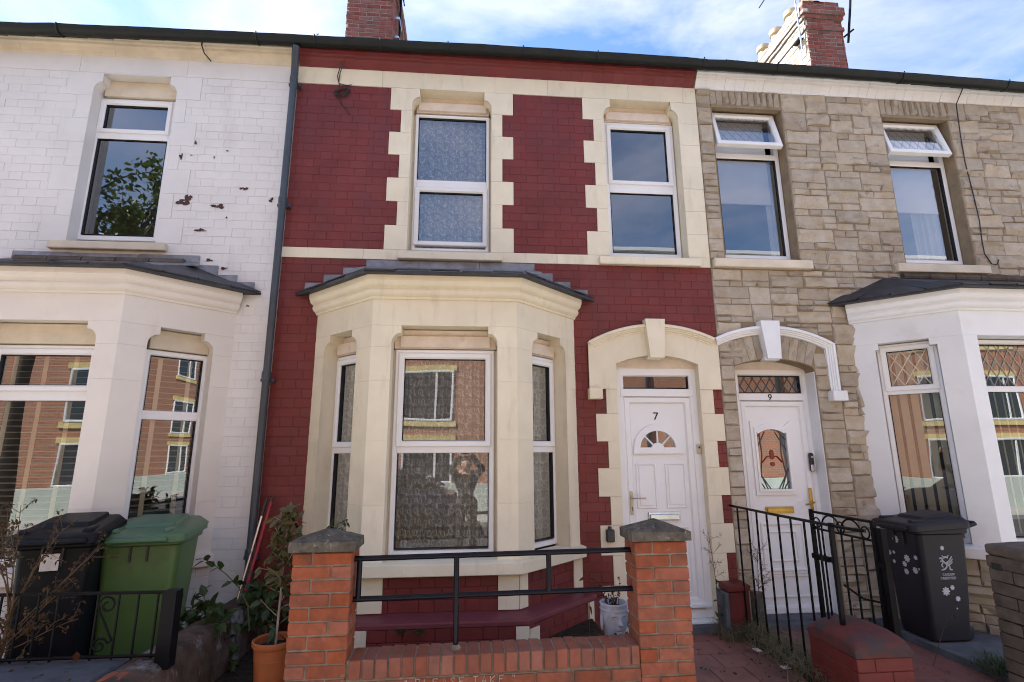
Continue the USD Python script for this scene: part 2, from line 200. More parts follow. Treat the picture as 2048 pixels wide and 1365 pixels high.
# ------------------------------------------------------------------ helpers: shapes (x right, y into the house, z up)
def box(x0, x1, y0, y1, z0, z1):
    v = np.array([(x, y, z) for x in (x0, x1) for y in (y0, y1) for z in (z0, z1)], float)
    f = np.array([(0, 1, 3), (0, 3, 2), (4, 6, 7), (4, 7, 5), (0, 4, 5), (0, 5, 1), (2, 3, 7), (2, 7, 6), (0, 2, 6), (0, 6, 4), (1, 5, 7), (1, 7, 3)]); return v, f
def cbox(x0, x1, y0, y1, z0, z1, c=0.005, j=0.0):
    X, Y, Z = (x0, x1), (y0, y1), (z0, z1); P = []
    for i in (0, 1):
        for k in (0, 1):
            for l in (0, 1):
                sx, sy, sz = (1 - 2 * i) * c, (1 - 2 * k) * c, (1 - 2 * l) * c
                P += [(X[i] + sx, Y[k] + sy, Z[l]), (X[i] + sx, Y[k], Z[l] + sz), (X[i], Y[k] + sy, Z[l] + sz)]
    P = np.array(P, float)
    if j: P += rng.normal(0, j, P.shape)
    h = trimesh.convex.convex_hull(P); return np.array(h.vertices), np.array(h.faces)
def facebrick(x0, x1, z0, z1, yf, yb, c=0.004, j=0.0):
    """a brick seen from its front (-y): chamfered front edge, no back"""
    a = np.array([(x0, z0), (x1, z0), (x1, z1), (x0, z1)], float); b = np.array([(x0 + c, z0 + c), (x1 - c, z0 + c), (x1 - c, z1 - c), (x0 + c, z1 - c)], float)
    if j: a += rng.normal(0, j, a.shape); b += rng.normal(0, j, b.shape)
    v = np.vstack([np.c_[b[:, 0], np.full(4, yf), b[:, 1]], np.c_[a[:, 0], np.full(4, yf + c * 0.8), a[:, 1]], np.c_[a[:, 0], np.full(4, yb), a[:, 1]]])
    f = [(0, 1, 2), (0, 2, 3)]
    for o in (0, 4):
        for i in range(4):
            k = (i + 1) % 4; f += [(o + i, o + 4 + i, o + 4 + k), (o + i, o + 4 + k, o + k)]
    return v, np.array(f)
def prism(poly, y0, y1):
    """extrude a shapely polygon given in (x, z) from y0 to y1"""
    ms = []
    for g in getattr(poly, 'geoms', [poly]):
        if g.is_empty or g.area < 1e-6: continue
        m = trimesh.creation.extrude_polygon(g, y1 - y0, engine='earcut'); v = np.array(m.vertices)
        ms.append((np.c_[v[:, 0], y1 - v[:, 2], v[:, 1]], np.array(m.faces)))
    return cat_(ms)
def slab(poly, z0, z1):
    ms = []
    for g in getattr(poly, 'geoms', [poly]):
        if g.is_empty or g.area < 1e-7: continue
        m = trimesh.creation.extrude_polygon(g, z1 - z0, engine='earcut'); v = np.array(m.vertices); v[:, 2] += z0; ms.append((v, np.array(m.faces)))
    return cat_(ms)
def tube(pts, r, n=8, closed=False):
    P = np.array(pts, float); m = len(P); R = np.broadcast_to(np.asarray(r, float), (m,))
    T = np.gradient(P, axis=0) if not closed else np.roll(P, -1, 0) - np.roll(P, 1, 0); T /= np.linalg.norm(T, axis=1, keepdims=True) + 1e-12
    u = np.cross(T[0], [0, 0, 1.0]); u = u if np.linalg.norm(u) > 0.1 else np.cross(T[0], [1.0, 0, 0]); u /= np.linalg.norm(u); V = []
    for i in range(m):
        u = u - T[i] * (u @ T[i]); u /= np.linalg.norm(u); w = np.cross(T[i], u)
        V.append([P[i] + R[i] * (u * math.cos(a) + w * math.sin(a)) for a in np.arange(n) / n * 2 * math.pi])
    V = np.array(V).reshape(-1, 3); F = []
    for i in range(m if closed else m - 1):
        i2 = (i + 1) % m
        for k in range(n):
            k2 = (k + 1) % n; F += [(i * n + k, i * n + k2, i2 * n + k2), (i * n + k, i2 * n + k2, i2 * n + k)]
    if not closed:
        V = np.vstack([V, P[0], P[-1]]); a, b = m * n, m * n + 1
        for k in range(n):
            k2 = (k + 1) % n; F += [(a, k2, k), (b, (m - 1) * n + k, (m - 1) * n + k2)]
    return V, np.array(F)
def lathe(prof, c=(0, 0, 0), n=24):
    P = np.array(prof, float); A = np.arange(n) / n * 2 * math.pi
    V = np.array([[(r * math.cos(a), r * math.sin(a), z) for a in A] for r, z in P]).reshape(-1, 3) + np.array(c); F = []
    for i in range(len(P) - 1):
        for k in range(n):
            k2 = (k + 1) % n; F += [(i * n + k, i * n + k2, (i + 1) * n + k2), (i * n + k, (i + 1) * n + k2, (i + 1) * n + k)]
    return V, np.array(F)
def loft(rings, cap=True):
    n = len(rings[0]); V = np.vstack(rings); F = []
    for i in range(len(rings) - 1):
        for k in range(n):
            k2 = (k + 1) % n; F += [(i * n + k, i * n + k2, (i + 1) * n + k2), (i * n + k, (i + 1) * n + k2, (i + 1) * n + k)]
    if cap:
        for i, s in ((0, -1), (len(rings) - 1, 1)):
            c = len(V); V = np.vstack([V, rings[i].mean(0)])
            for k in range(n):
                k2 = (k + 1) % n; F.append((c, i * n + k, i * n + k2) if s > 0 else (c, i * n + k2, i * n + k))
    return V, np.array(F)
def sweep_plan(prof, path, closed_prof=True):
    """prof: (out, z) points; path: plan polyline (x, y) walked left to right along the front, 'out' is to its right (towards -y); mitred corners"""
    P = np.array(path, float); D = np.diff(P, axis=0); D /= np.linalg.norm(D, axis=1, keepdims=True); Nn = np.c_[D[:, 1], -D[:, 0]]
    B = [Nn[0]]
    for i in range(1, len(P) - 1):
        b = Nn[i - 1] + Nn[i]; b /= (b @ Nn[i]); B.append(b)
    B.append(Nn[-1]); B = np.array(B); Q = np.array(prof, float); m = len(Q)
    V = np.array([[(*(P[i] + B[i] * o), z) for o, z in Q] for i in range(len(P))]).reshape(-1, 3); F = []
    for i in range(len(P) - 1):
        for k in range(m if closed_prof else m - 1):
            k2 = (k + 1) % m; F += [(i * m + k, (i + 1) * m + k, (i + 1) * m + k2), (i * m + k, (i + 1) * m + k2, i * m + k2)]
    if closed_prof:
        try:
            t = trimesh.creation.triangulate_polygon(Polygon(Q), engine='earcut'); tv, tf = t
            idx = [int(np.argmin(((Q - p) ** 2).sum(1))) for p in tv]; tf = np.array([[idx[a] for a in tri] for tri in tf])
            F += [tuple(tri) for tri in tf] + [tuple(tri[::-1] + (len(P) - 1) * m) for tri in tf]
        except Exception: pass
    v = V; f = np.array(F); t = trimesh.Trimesh(v, f, process=False); trimesh.repair.fix_normals(t); return np.array(t.vertices), np.array(t.faces)
def sweep_face(prof, path):
    """prof: (inward across the band, proud of the wall) ; path in (x, z); band lies below/right of the path; mitred"""
    P = np.array(path, float); D = np.diff(P, axis=0); D /= np.linalg.norm(D, axis=1, keepdims=True); Nn = np.c_[D[:, 1], -D[:, 0]]; B = [Nn[0]]
    for i in range(1, len(P) - 1):
        b = Nn[i - 1] + Nn[i]; b /= (b @ Nn[i]); B.append(b)
    B.append(Nn[-1]); Q = np.array(prof, float); m = len(Q); V = []
    for i in range(len(P)):
        for o, h in Q: q = P[i] + B[i] * o; V.append((q[0], -h, q[1]))
    F = []
    for i in range(len(P) - 1):
        for k in range(m - 1): F += [(i * m + k, (i + 1) * m + k, (i + 1) * m + k + 1), (i * m + k, (i + 1) * m + k + 1, i * m + k + 1)]
    V = np.array(V); c0, c1 = len(V), len(V) + 1
    for e in (0, len(P) - 1):
        for k in range(1, m - 1): F.append((e * m, e * m + k, e * m + k + 1))
    return V, np.array(F)
def xf(m, p0, ang):
    v, f = arr(m); c, s = math.cos(ang), math.sin(ang); return np.c_[p0[0] + v[:, 0] * c - v[:, 1] * s, p0[1] + v[:, 0] * s + v[:, 1] * c, v[:, 2]], f
class Face:
    """a wall face: local (s along, t inward, z)"""
    def __init__(s, p0, p1): s.p0 = np.array(p0, float); d = np.array(p1, float) - s.p0; s.L = float(np.linalg.norm(d)); s.ang = math.atan2(d[1], d[0])
    def __call__(s, m): return xf(m, s.p0, s.ang)
    def at(s, a, t=0.0): c, sn = math.cos(s.ang), math.sin(s.ang); return (s.p0[0] + a * c - t * sn, s.p0[1] + a * sn + t * c)
FLAT = Face((0, 0), (1, 0))
def ring(x0, x1, z0, z1, w, yf, yb, c=0.006, wb=None):
    wb = w if wb is None else wb
    prof = [(0, yb), (0, yf + c), (c, yf), (w - c * 2, yf), (w, yf + c * 2.5), (w, yb)]
    R = []
    for o, y in prof:
        k = o if o < w - 1e-9 else w; zb = z0 + (k * wb / w)
        R.append(np.array([(x0 + o, y, zb), (x1 - o, y, zb), (x1 - o, y, z1 - o), (x0 + o, y, z1 - o)]))
    m = len(R); V = np.vstack(R); F = []
    for i in range(m):
        i2 = (i + 1) % m
        for k in range(4):
            k2 = (k + 1) % 4; F += [(i * 4 + k, i2 * 4 + k2, i * 4 + k2), (i * 4 + k, i2 * 4 + k, i2 * 4 + k2)]
    t = trimesh.Trimesh(V, np.array(F), process=False); trimesh.repair.fix_normals(t); return np.array(t.vertices), np.array(t.faces)
def quad_y(x0, x1, z0, z1, y): return np.array([(x0, y, z0), (x1, y, z0), (x1, y, z1), (x0, y, z1)], float), np.array([(0, 1, 2), (0, 2, 3)])
def arc(cx, cz, R, a0, a1, n=16): return [(cx + R * math.sin(a), cz + R * math.cos(a)) for a in np.linspace(a0, a1, n)]
def px_of(p):
    v = np.array(p) - CAM; d = v @ _f; return 1024 + FPX * (v @ _r2) / d, 682.5 - FPX * (v @ _u2) / d, d
def shows(m):
    v, _ = arr(m); c = v.mean(0); x, y, d = px_of(c)
    if d < 0.2 or x < -60 or x > 2108 or y < -60 or y > 1425: return 0.0
    e = v.max(0) - v.min(0); return max(e[0], e[1] * 0.7) * e[2] / d ** 2
def largest(T, name, meshes, mat, parent=None, rest=None, most=300):
    """the 300 pieces that show largest are parts of their own, the others one part of stuff; pieces out of the frame too"""
    o = sorted(range(len(meshes)), key=lambda i: -shows(meshes[i])); keep = [i for i in o[:most] if shows(meshes[i]) > 0]; other = [i for i in o if i not in set(keep)]
    for i in sorted(keep): part(T, name, meshes[i], mat, parent)
    if other: part(T, rest or name + 'work', cat_([meshes[i] for i in other]), mat, parent, kind='stuff')

def lay_bricks(poly, zbase, course=0.0877, stretcher=0.237, header=0.118, joint=0.004, yf=-0.007, yb=-0.001, x0=0.0, flemish=True, j=0.0005, c=0.003, odd=0):
    """Flemish bond over a (x, z) region; bricks cut at its edge"""
    pp = prep(poly); xa, za, xb, zb = poly.bounds; out = []; k = 0; z = zbase
    while z < zb:
        if z + course > za:
            per = (stretcher + header) if flemish else stretcher; off = ((k + odd) % 2) * (per / 2 if flemish else stretcher / 2)
            x = x0 + off + math.floor((xa - x0 - off) / per - 1) * per; i = 0
            while x < xb:
                for w in ((stretcher, header) if flemish else (stretcher,)):
                    r = rect(x + joint / 2, z + joint / 2, x + w - joint / 2, z + course - joint / 2)
                    if pp.contains(r): out.append(facebrick(*r.bounds[0::2], *r.bounds[1::2], yf + rng.uniform(-0.0012, 0.0012), yb, c, j))
                    elif pp.intersects(r):
                        g = r.intersection(poly)
                        for h in getattr(g, 'geoms', [g]):
                            if h.geom_type == 'Polygon' and h.area > 0.0009:
                                if abs(h.area - h.envelope.area) < 1e-6:
                                    b = h.bounds
                                    if min(b[2] - b[0], b[3] - b[1]) > 0.012: out.append(facebrick(b[0], b[2], b[1], b[3], yf + rng.uniform(-0.001, 0.001), yb, min(c, 0.003), 0))
                                else: out.append(prism(h.simplify(0.001), yf, yb))
                    x += w
        z += course; k += 1
    return out

def opening(xl, xr, z0, zs, zt, nar=0.078, step=0.1, n=6):
    """sash opening with the corbelled, quarter-round shoulders of the terrace"""
    L = [(xl, z0), (xr, z0), (xr, zs)] + [(xr - nar * (1 - math.cos(a)), zs + step * math.sin(a)) for a in np.linspace(0, math.pi / 2, n)][1:] + [(xr - nar, zt), (xl + nar, zt)]
    L += [(xl + nar * (1 - math.cos(a)), zs + step * math.sin(a)) for a in np.linspace(math.pi / 2, 0, n)]
    return Polygon(L)

# ------------------------------------------------------------------ ground
def setting(name, mesh, mat, kind='structure', label=None):
    p = '/World/' + numbered('/World', name); usdkit.mesh(stage, p, arr(mesh), MAT[mat]); tag(stage.GetPrimAtPath(p), label, None, None, kind); return p
setting('ground', box(-300, 300, -300, 300, -0.6, -0.2), 'pavement')
setting('road', box(-60, 60, -9.4, -6.2, -0.3, -0.11), 'asphalt')
setting('pavement', box(-60, 60, -6.2, -1.62, -0.3, 0.0), 'pavement', label='grey pavement along the terrace')
setting('far_pavement', box(-60, 60, -11.2, -9.4, -0.3, 0.0), 'pavement')
setting('back_gardens', box(-60, 60, 0.05, 60, -0.3, 0.14), 'pavement')

# ------------------------------------------------------------------ parts that the three houses share
CORN = [(0.0, 5.765), (0.012, 5.768), (0.026, 5.80), (0.05, 5.835), (0.066, 5.85), (0.072, 5.868)]
CORN2 = [(0.078, 5.874), (0.086, 5.88), (0.094, 5.90), (0.112, 5.905), (0.112, 6.02)]
def cornice(T, x0, x1, mat, pitch, rows=(CORN, CORN2)):
    part(T, 'cornice', sweep_plan([(-0.05, 5.766)] + [(o - 0.004, z) for o, z in CORN + CORN2] + [(-0.05, 6.02)], [(x0, 0), (x1, 0)]), mat)
    for prof in rows:
        P = [(-0.01, prof[0][1])] + prof + [(-0.01, prof[-1][1])]
        n = max(1, round((x1 - x0) / pitch)); e = np.linspace(x0, x1, n + 1)
        for a, b in zip(e[:-1], e[1:]):
            d = rng.normal(0, 0.0018)
            part(T, 'cornice_brick', sweep_plan([(o + d, z + rng.normal(0, 0.0006)) for o, z in P], [(a + 0.0018, 0), (b - 0.0018, 0)]), mat)

def glazed(T, name, tf, x0, x1, z0, z1, y, layout, w=0.055, lab=None, sash_w=0.05, mat='upvc', wb=None):
    """a framed window: layout = list of (z0, z1, kind) lights from the bottom; kind: 'fixed', 'sash', 'open' (glazed elsewhere)"""
    ms = [ring(x0, x1, z0, z1, w, y, y + 0.07, wb=wb)]
    for (a, b, k), nx in zip(layout, layout[1:]):
        ms.append(cbox(x0 + w * 0.8, x1 - w * 0.8, y + 0.002, y + 0.068, b - 0.004, nx[0] + 0.004, 0.006))
    f = part(T, name, tf(cat_(ms)), mat, label=lab)
    part(T, 'frame_packing', tf(box(x0 - 0.045, x0 - 0.0005, y + 0.022, y + 0.06, z0, z1)), 'dimcream', f); part(T, 'frame_packing', tf(box(x1 + 0.0005, x1 + 0.045, y + 0.022, y + 0.06, z0, z1)), 'dimcream', f)
    for a, b, k in layout:
        xa, xb = x0 + w, x1 - w
        if k == 'open': continue
        if k == 'sash':
            part(T, 'sash', tf(ring(xa - 0.018, xb + 0.018, a - 0.018, b + 0.018, sash_w, y - 0.014, y + 0.05)), mat, f); s = sash_w - 0.018
        else: s = 0.0
        part(T, 'gasket', tf(ring(xa + s - 0.001, xb - s + 0.001, a + s - 0.001, b - s + 0.001, 0.006, y + 0.008, y + 0.05, 0.001)), 'gasket', f)
        part(T, 'pane', tf(quad_y(xa + s + 0.003, xb - s - 0.003, a + s + 0.003, b - s - 0.003, y + 0.03)), 'glass', f)
    return f

def lattice(tf, x0, x1, z0, z1, y, dx, dz, r=0.004):
    """diamond leading"""
    P = rect(x0, z0, x1, z1); ms = []
    for s in (1, -1):
        k = -40
        while k < 40:
            a = x0 + k * dx; L = LineString([(a, z0), (a + s * (z1 - z0) * dx / dz, z1)]).intersection(P)
            if not L.is_empty and L.length > 0.02: (p, q) = list(L.coords)[0], list(L.coords)[-1]; ms.append(tube([(p[0], y, p[1]), (q[0], y, q[1])], r, 5))
            k += 1
    return tf(cat_(ms))

def net(name, tf, x0, x1, z0, z1, y, label, mat='lace', folds=9, amp=0.018, group=None, n=90, seed=0, pitch=0.098):
    r = np.random.default_rng(seed); xs = np.linspace(x0, x1, n); u = (xs - x0) / (x1 - x0)
    ph = r.uniform(0, 6.28, 4); yy = y + amp * (np.sin(u * folds * 6.28 + ph[0] + 1.2 * np.sin(u * 9 + ph[1])) + 0.5 * np.sin(u * folds * 2.3 * 6.28 + ph[2]))
    V = np.vstack([np.c_[xs, yy, np.full(n, z)] for z in (z0, z1)]); F = []
    for k in range(n - 1): F += [(k, k + 1, k + n + 1), (k, k + n + 1, k + n)]
    T = thing(name, label, 'net curtain' if mat == 'lace' else 'curtain', (*tf.at((x0 + x1) / 2, y), z0), 0, group)
    part(T, 'cloth', tf((V, np.array(F))), 'netcloth' if mat == 'lace' else mat, smooth=True)
    if mat != 'lace': return
    cl = np.r_[0, np.cumsum(np.hypot(np.diff(xs), np.diff(yy)))]; W = cl[-1]; RV = []; RF_ = []
    def ribbon(pts, w):
        P = np.array(pts); D = np.gradient(P, axis=0); D /= np.linalg.norm(D, axis=1, keepdims=True) + 1e-9; N_ = np.c_[-D[:, 1], D[:, 0]]; w = np.broadcast_to(w, (len(P),)) / 2
        Q = np.empty((2 * len(P), 2)); Q[0::2] = P + N_ * w[:, None]; Q[1::2] = P - N_ * w[:, None]
        if Q[:, 0].min() < 0.002 or Q[:, 0].max() > W - 0.002 or Q[:, 1].min() < z0 or Q[:, 1].max() > z1: return
        X = np.interp(Q[:, 0], cl, xs); Y = np.interp(X, xs, yy) - 0.0025; o = sum(len(v) for v in RV); RV.append(np.c_[X, Y, Q[:, 1]])
        for i in range(len(P) - 1): a = o + 2 * i; RF_.extend([(a, a + 1, a + 3), (a, a + 3, a + 2)])
    k = 0; z = z0 - pitch
    while z < z1 + pitch:
        x = -(k % 2) * pitch / 2
        while x < W + pitch:
            m = 1 if (k + int(round(x / pitch))) % 2 else -1; c = np.array([x, z]) + r.normal(0, 0.006, 2); t = np.linspace(0, 1, 16)
            q_ = 1.2 * (k % 3) + r.normal(0, .2)
            ribbon(np.c_[c[0] + m * pitch * (0.36 - 0.26 * t) * np.cos(2.6 + q_ + 8.0 * t), c[1] + pitch * (0.36 - 0.26 * t) * np.sin(2.6 + q_ + 8.0 * t)], pitch * 0.095)
            ribbon(np.c_[c[0] + m * pitch * np.linspace(-.36, -.62, 5), c[1] + pitch * (0.2 - np.linspace(0, .62, 5) ** 2)], pitch * 0.085)
            for a in np.linspace(-0.3, 2.4, 6): d = np.array([m * math.cos(a), math.sin(a)]); q = c + np.array([m * pitch * .42, -pitch * .42]); ribbon([q + d * pitch * u_ for u_ in (0.03, .12, .22, .27)], np.array([.03, .11, .08, .004]) * pitch)
            ribbon([c + np.array([pitch * .5, pitch * .1 + pitch * .05 * i]) for i in range(3)], pitch * .07)
            x += pitch
        z += pitch * 0.86; k += 1
    part(T, 'lace_pattern', tf((np.vstack(RV), np.array(RF_))), 'lacewhite', kind='stuff')

def blocks(T, tf, poly, cuts, mat, yf, yb, parent=None, name='stone_block', gap=0.0016, xcuts=()):
    """split a trim region into its blocks at the given heights"""
    b = poly.bounds; zs = [b[1] - 1] + [c for c in cuts if b[1] < c < b[3]] + [b[3] + 1]
    for za, zb in zip(zs[:-1], zs[1:]):
        g = poly.intersection(rect(b[0] - 1, za + gap, b[2] + 1, zb - gap))
        for h in getattr(g, 'geoms', [g]):
            if h.geom_type == 'Polygon' and h.area > 3e-4: part(T, name, tf(prism(h.simplify(0.0008), yf + rng.uniform(-0.001, 0.001), yb)), mat, parent)

BAYH, BAYW, BAYD = 0.621, 1.256, 0.61
def bay_path(cx, o=0.0):
    t = o * math.tan(math.radians(22.5)); s = o * math.sqrt(2)
    return [(cx - BAYW - s, 0), (cx - BAYH - t, -BAYD - o), (cx + BAYH + t, -BAYD - o), (cx + BAYW + s, 0)]
BAYPROF = [(0.0, 3.035), (0.012, 3.037), (0.018, 3.055), (0.036, 3.066), (0.052, 3.085), (0.056, 3.105), (0.048, 3.122), (0.056, 3.128), (0.075, 3.14), (0.086, 3.158), (0.088, 3.172), (0.096, 3.18), (0.098, 3.235), (-0.05, 3.235)]
def bay(T, cx, mat, block, op_front, op_side, cuts, cornmat=None, seed=0, zt=3.505):
    """three-sided bay: returns its faces (left, front, right)"""
    P = bay_path(cx); F = [Face(P[0], P[1]), Face(P[1], P[2]), Face(P[2], P[3])]; L = F[0].L
    ops = [affinity.scale(op_side, -1, 1, origin=(L / 2, 0)), op_front, op_side]
    core = None
    for i, f in enumerate(F):
        w = rect(0, 0.86, f.L, 3.06).difference(ops[i])
        m = f(prism(w, 0.008, 0.17))
        core = part(T, 'bay_wall', m, mat) if core is None else core
        if i: part(T, 'bay_wall', m, mat)
        zs = [0.85] + list(cuts) + [3.045]
        for za, zb in zip(zs[:-1], zs[1:]):
            g = w.intersection(rect(-0.001, za + 0.0006, f.L + 0.001, zb - 0.0006))
            for h in getattr(g, 'geoms', [g]):
                if h.geom_type == 'Polygon' and h.area > 1e-3: part(T, 'bay_block', f(prism(h.simplify(0.0006), rng.uniform(-0.0004, 0.0004), 0.01)), block)
    part(T, 'bay_cornice', sweep_plan(BAYPROF, P), cornmat or mat, smooth=40)
    # sill
    part(T, 'bay_sill', sweep_plan([(-0.14, 0.905), (0.0, 0.905), (0.055, 0.893), (0.060, 0.887), (0.060, 0.807), (0.054, 0.802), (-0.14, 0.802)], [P[0], P[1], P[2], P[3]]), mat)
    # roof: hipped slabs, a course of eaves slates, lead
    E = bay_path(cx, 0.15); ze = 3.245
    top = [(cx - 0.80, -0.03, zt), (cx + 0.80, -0.03, zt)]
    ev = [(E[0][0], -0.02, ze + 0.0), (E[1][0], E[1][1], ze), (E[2][0], E[2][1], ze), (E[3][0], -0.02, ze)]
    V = np.array([ev[0], ev[1], ev[2], ev[3], top[0], top[1], *[(a, b, c - 0.02) for a, b, c in ev]]); FF = [(0, 1, 4), (1, 2, 5), (1, 5, 4), (2, 3, 5), (6, 7, 1), (6, 1, 0), (7, 8, 2), (7, 2, 1), (8, 9, 3), (8, 3, 2), (6, 9, 8), (6, 8, 7), (0, 4, 5), (0, 5, 3), (0, 3, 9), (0, 9, 6)]
    part(T, 'bay_roof', (V, np.array(FF)), 'slate')
    r = np.random.default_rng(seed + 5)
    for i in range(3):
        a, b = np.array(ev[i]), np.array(ev[i + 1]); n = max(2, int(round(np.linalg.norm(b - a) / 0.25))); inn = np.array([(cx - 0.80, -0.03, zt), (cx + 0.80, -0.03, zt)])
        for k in range(n):
            p, q = a + (b - a) * (k / n), a + (b - a) * ((k + 1) / n - 0.012); c = (inn[0] if i == 0 else inn[1] if i == 2 else inn.mean(0) * 0 + np.array([np.clip((p[0] + q[0]) / 2, cx - .6, cx + .6), -0.03, zt]))
            up = c - (p + q) / 2; up /= np.linalg.norm(up); dz = r.uniform(-0.002, 0.012); nn = np.cross(q - p, up); nn /= np.linalg.norm(nn); nn = nn if nn[2] > 0 else -nn
            o0 = -up * r.uniform(0.0, 0.015); th = 0.011
            V = np.array([p + o0 + nn * dz, q + o0 + nn * (dz + r.uniform(-.003, .003)), q + up * 0.2 + nn * 0.004, p + up * 0.2 + nn * 0.004]); V = np.vstack([V, V + nn * th])
            part(T, 'eaves_slate', (V, np.array([(0, 2, 1), (0, 3, 2), (4, 5, 6), (4, 6, 7), (0, 1, 5), (0, 5, 4), (1, 2, 6), (1, 6, 5), (2, 3, 7), (2, 7, 6), (3, 0, 4), (3, 4, 7)])), 'slate')
    return F

def steps(T, cx, mirror=1, mat='lead'):
    """stepped lead flashing above a bay roof"""
    S = [(-1.39, -1.22, 3.23, 3.358), (-1.216, -1.04, 3.26, 3.455), (-1.036, -0.825, 3.30, 3.525), (-0.82, -0.30, 3.38, 3.618), (-0.296, 0.30, 3.40, 3.612), (0.304, 0.862, 3.38, 3.612), (0.866, 1.045, 3.30, 3.515), (1.05, 1.225, 3.26, 3.425), (1.23, 1.40, 3.23, 3.35)]
    for a, b, z0, z1 in S:
        v, f = cbox(cx + a, cx + b, -0.016 + rng.uniform(-.003, .002), -0.004, z0, z1 + rng.uniform(-.006, .004), 0.003, 0.0022); part(T, 'lead_flashing', (v, f), mat)
    ap = np.array([(cx - 0.83, -0.012, 3.545), (cx + 0.85, -0.012, 3.545), (cx + 0.92, -0.12, 3.490), (cx - 0.9, -0.12, 3.490)]); ap = np.vstack([ap, ap - [0, 0, 0.02]])
    part(T, 'lead_apron', (ap, np.array([(0, 2, 1), (0, 3, 2), (4, 5, 6), (4, 6, 7), (3, 7, 6), (3, 6, 2), (0, 4, 7), (0, 7, 3), (1, 2, 6), (1, 6, 5)])), mat)

def room(T, x0, x1, holes=()):
    """the dark rooms behind the windows"""
    ms = [box(x0, x1, 3.4, 3.45, 0.1, 6.0), box(x0, x0 + 0.05, 0.26, 3.4, 0.1, 6.0), box(x1 - 0.05, x1, 0.26, 3.4, 0.1, 6.0), box(x0, x1, 0.26, 3.4, 3.0, 3.2), box(x0, x1, 0.26, 3.4, 5.75, 5.8), box(x0, x1, 0.26, 3.4, 0.1, 0.2)]
    part(T, 'inner_wall', cat_(ms), 'room')
def roof(T, x0, x1):
    V = np.array([(x0, -0.16, 5.96), (x1, -0.16, 5.96), (x1, 4.0, 8.45), (x0, 4.0, 8.45), (x0, 8.0, 5.96), (x1, 8.0, 5.96)]); V = np.vstack([V, V - [0, 0, 0.05]])
    F = [(0, 1, 2), (0, 2, 3), (3, 2, 5), (3, 5, 4), (6, 8, 7), (6, 9, 8), (9, 11, 8), (9, 10, 11), (0, 6, 7), (0, 7, 1), (4, 5, 11), (4, 11, 10), (0, 3, 9), (0, 9, 6), (1, 7, 8), (1, 8, 2), (3, 4, 10), (3, 10, 9), (2, 8, 11), (2, 11, 5)]
    p = part(T, 'roof', (V, np.array(F)), 'roof'); part(T, 'back_wall', box(x0, x1, 7.7, 7.95, 0.1, 5.95), 'darkbrick'); return p
def chimney(T, x0, x1, y0, y1, ztop, parent, bands, pots, seed):
    zb = 7.6; part(T, 'chimney_stack', box(x0 + 0.006, x1 - 0.006, y0 + 0.006, y1 - 0.006, zb, ztop), 'mortar', parent); r = np.random.default_rng(seed)
    bricks = []; flank = []; z = zb; k = 0
    while z < ztop - 0.02:
        o = 0.0
        for a, b, d in bands:
            if a <= z + 0.03 <= b: o = d
        X0, X1, Y0, Y1 = x0 - o, x1 + o, y0 - o, y1 + o
        if z > 8.3:
            for face in ('front', 'left', 'right'):
                a0, a1 = (X0, X1) if face == 'front' else (Y0, Y1); w = 0.235; x = a0 - (k % 2) * w / 2
                while x < a1 - 0.01:
                    p, q = max(x, a0) + 0.004, min(x + w, a1) - 0.004
                    if q - p > 0.03:
                        j = r.uniform(-0.004, 0.004)
                        if face == 'front': bricks.append(facebrick(p, q, z + 0.005, z + 0.08, Y0 + j, Y0 + 0.04 + o, 0.008, 0.002))
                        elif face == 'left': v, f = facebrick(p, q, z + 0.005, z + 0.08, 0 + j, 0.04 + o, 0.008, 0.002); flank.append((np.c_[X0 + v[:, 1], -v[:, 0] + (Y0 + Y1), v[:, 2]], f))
                        else: v, f = facebrick(p, q, z + 0.005, z + 0.08, 0 + j, 0.04 + o, 0.008, 0.002); bricks.append((np.c_[X1 - v[:, 1], v[:, 0], v[:, 2]], f))
                    x += w
        if o: part(T, 'corbel', box(X0 + 0.006, X1 - 0.006, Y0 + 0.006, Y1 - 0.006, z, z + 0.0845), 'mortar', parent)
        z += 0.085; k += 1
    largest(T, 'chimney_brick', bricks, 'oldbrick', parent, most=150); largest(T, 'chimney_brick', flank, 'palebrick', parent, most=150)  # left flank gets the paler brick with sunlight painted into it
    for px, py, h, rr in pots:
        part(T, 'chimney_pot', lathe([(rr * 1.25, ztop - 0.05), (rr * 1.15, ztop + 0.06), (rr, ztop + 0.1), (rr * 0.85, ztop + h - 0.12), (rr * 1.1, ztop + h - 0.1), (rr * 1.12, ztop + h), (rr * 0.9, ztop + h), (rr * 0.8, ztop + h - 0.3)], (px, py, 0), 14), 'chimpot', parent, smooth=40)
        part(T, 'flaunching', lathe([(rr * 2.0, ztop - 0.01), (rr * 1.6, ztop + 0.05), (rr * 1.0, ztop + 0.1)], (px, py, 0), 12), 'mortar', parent)

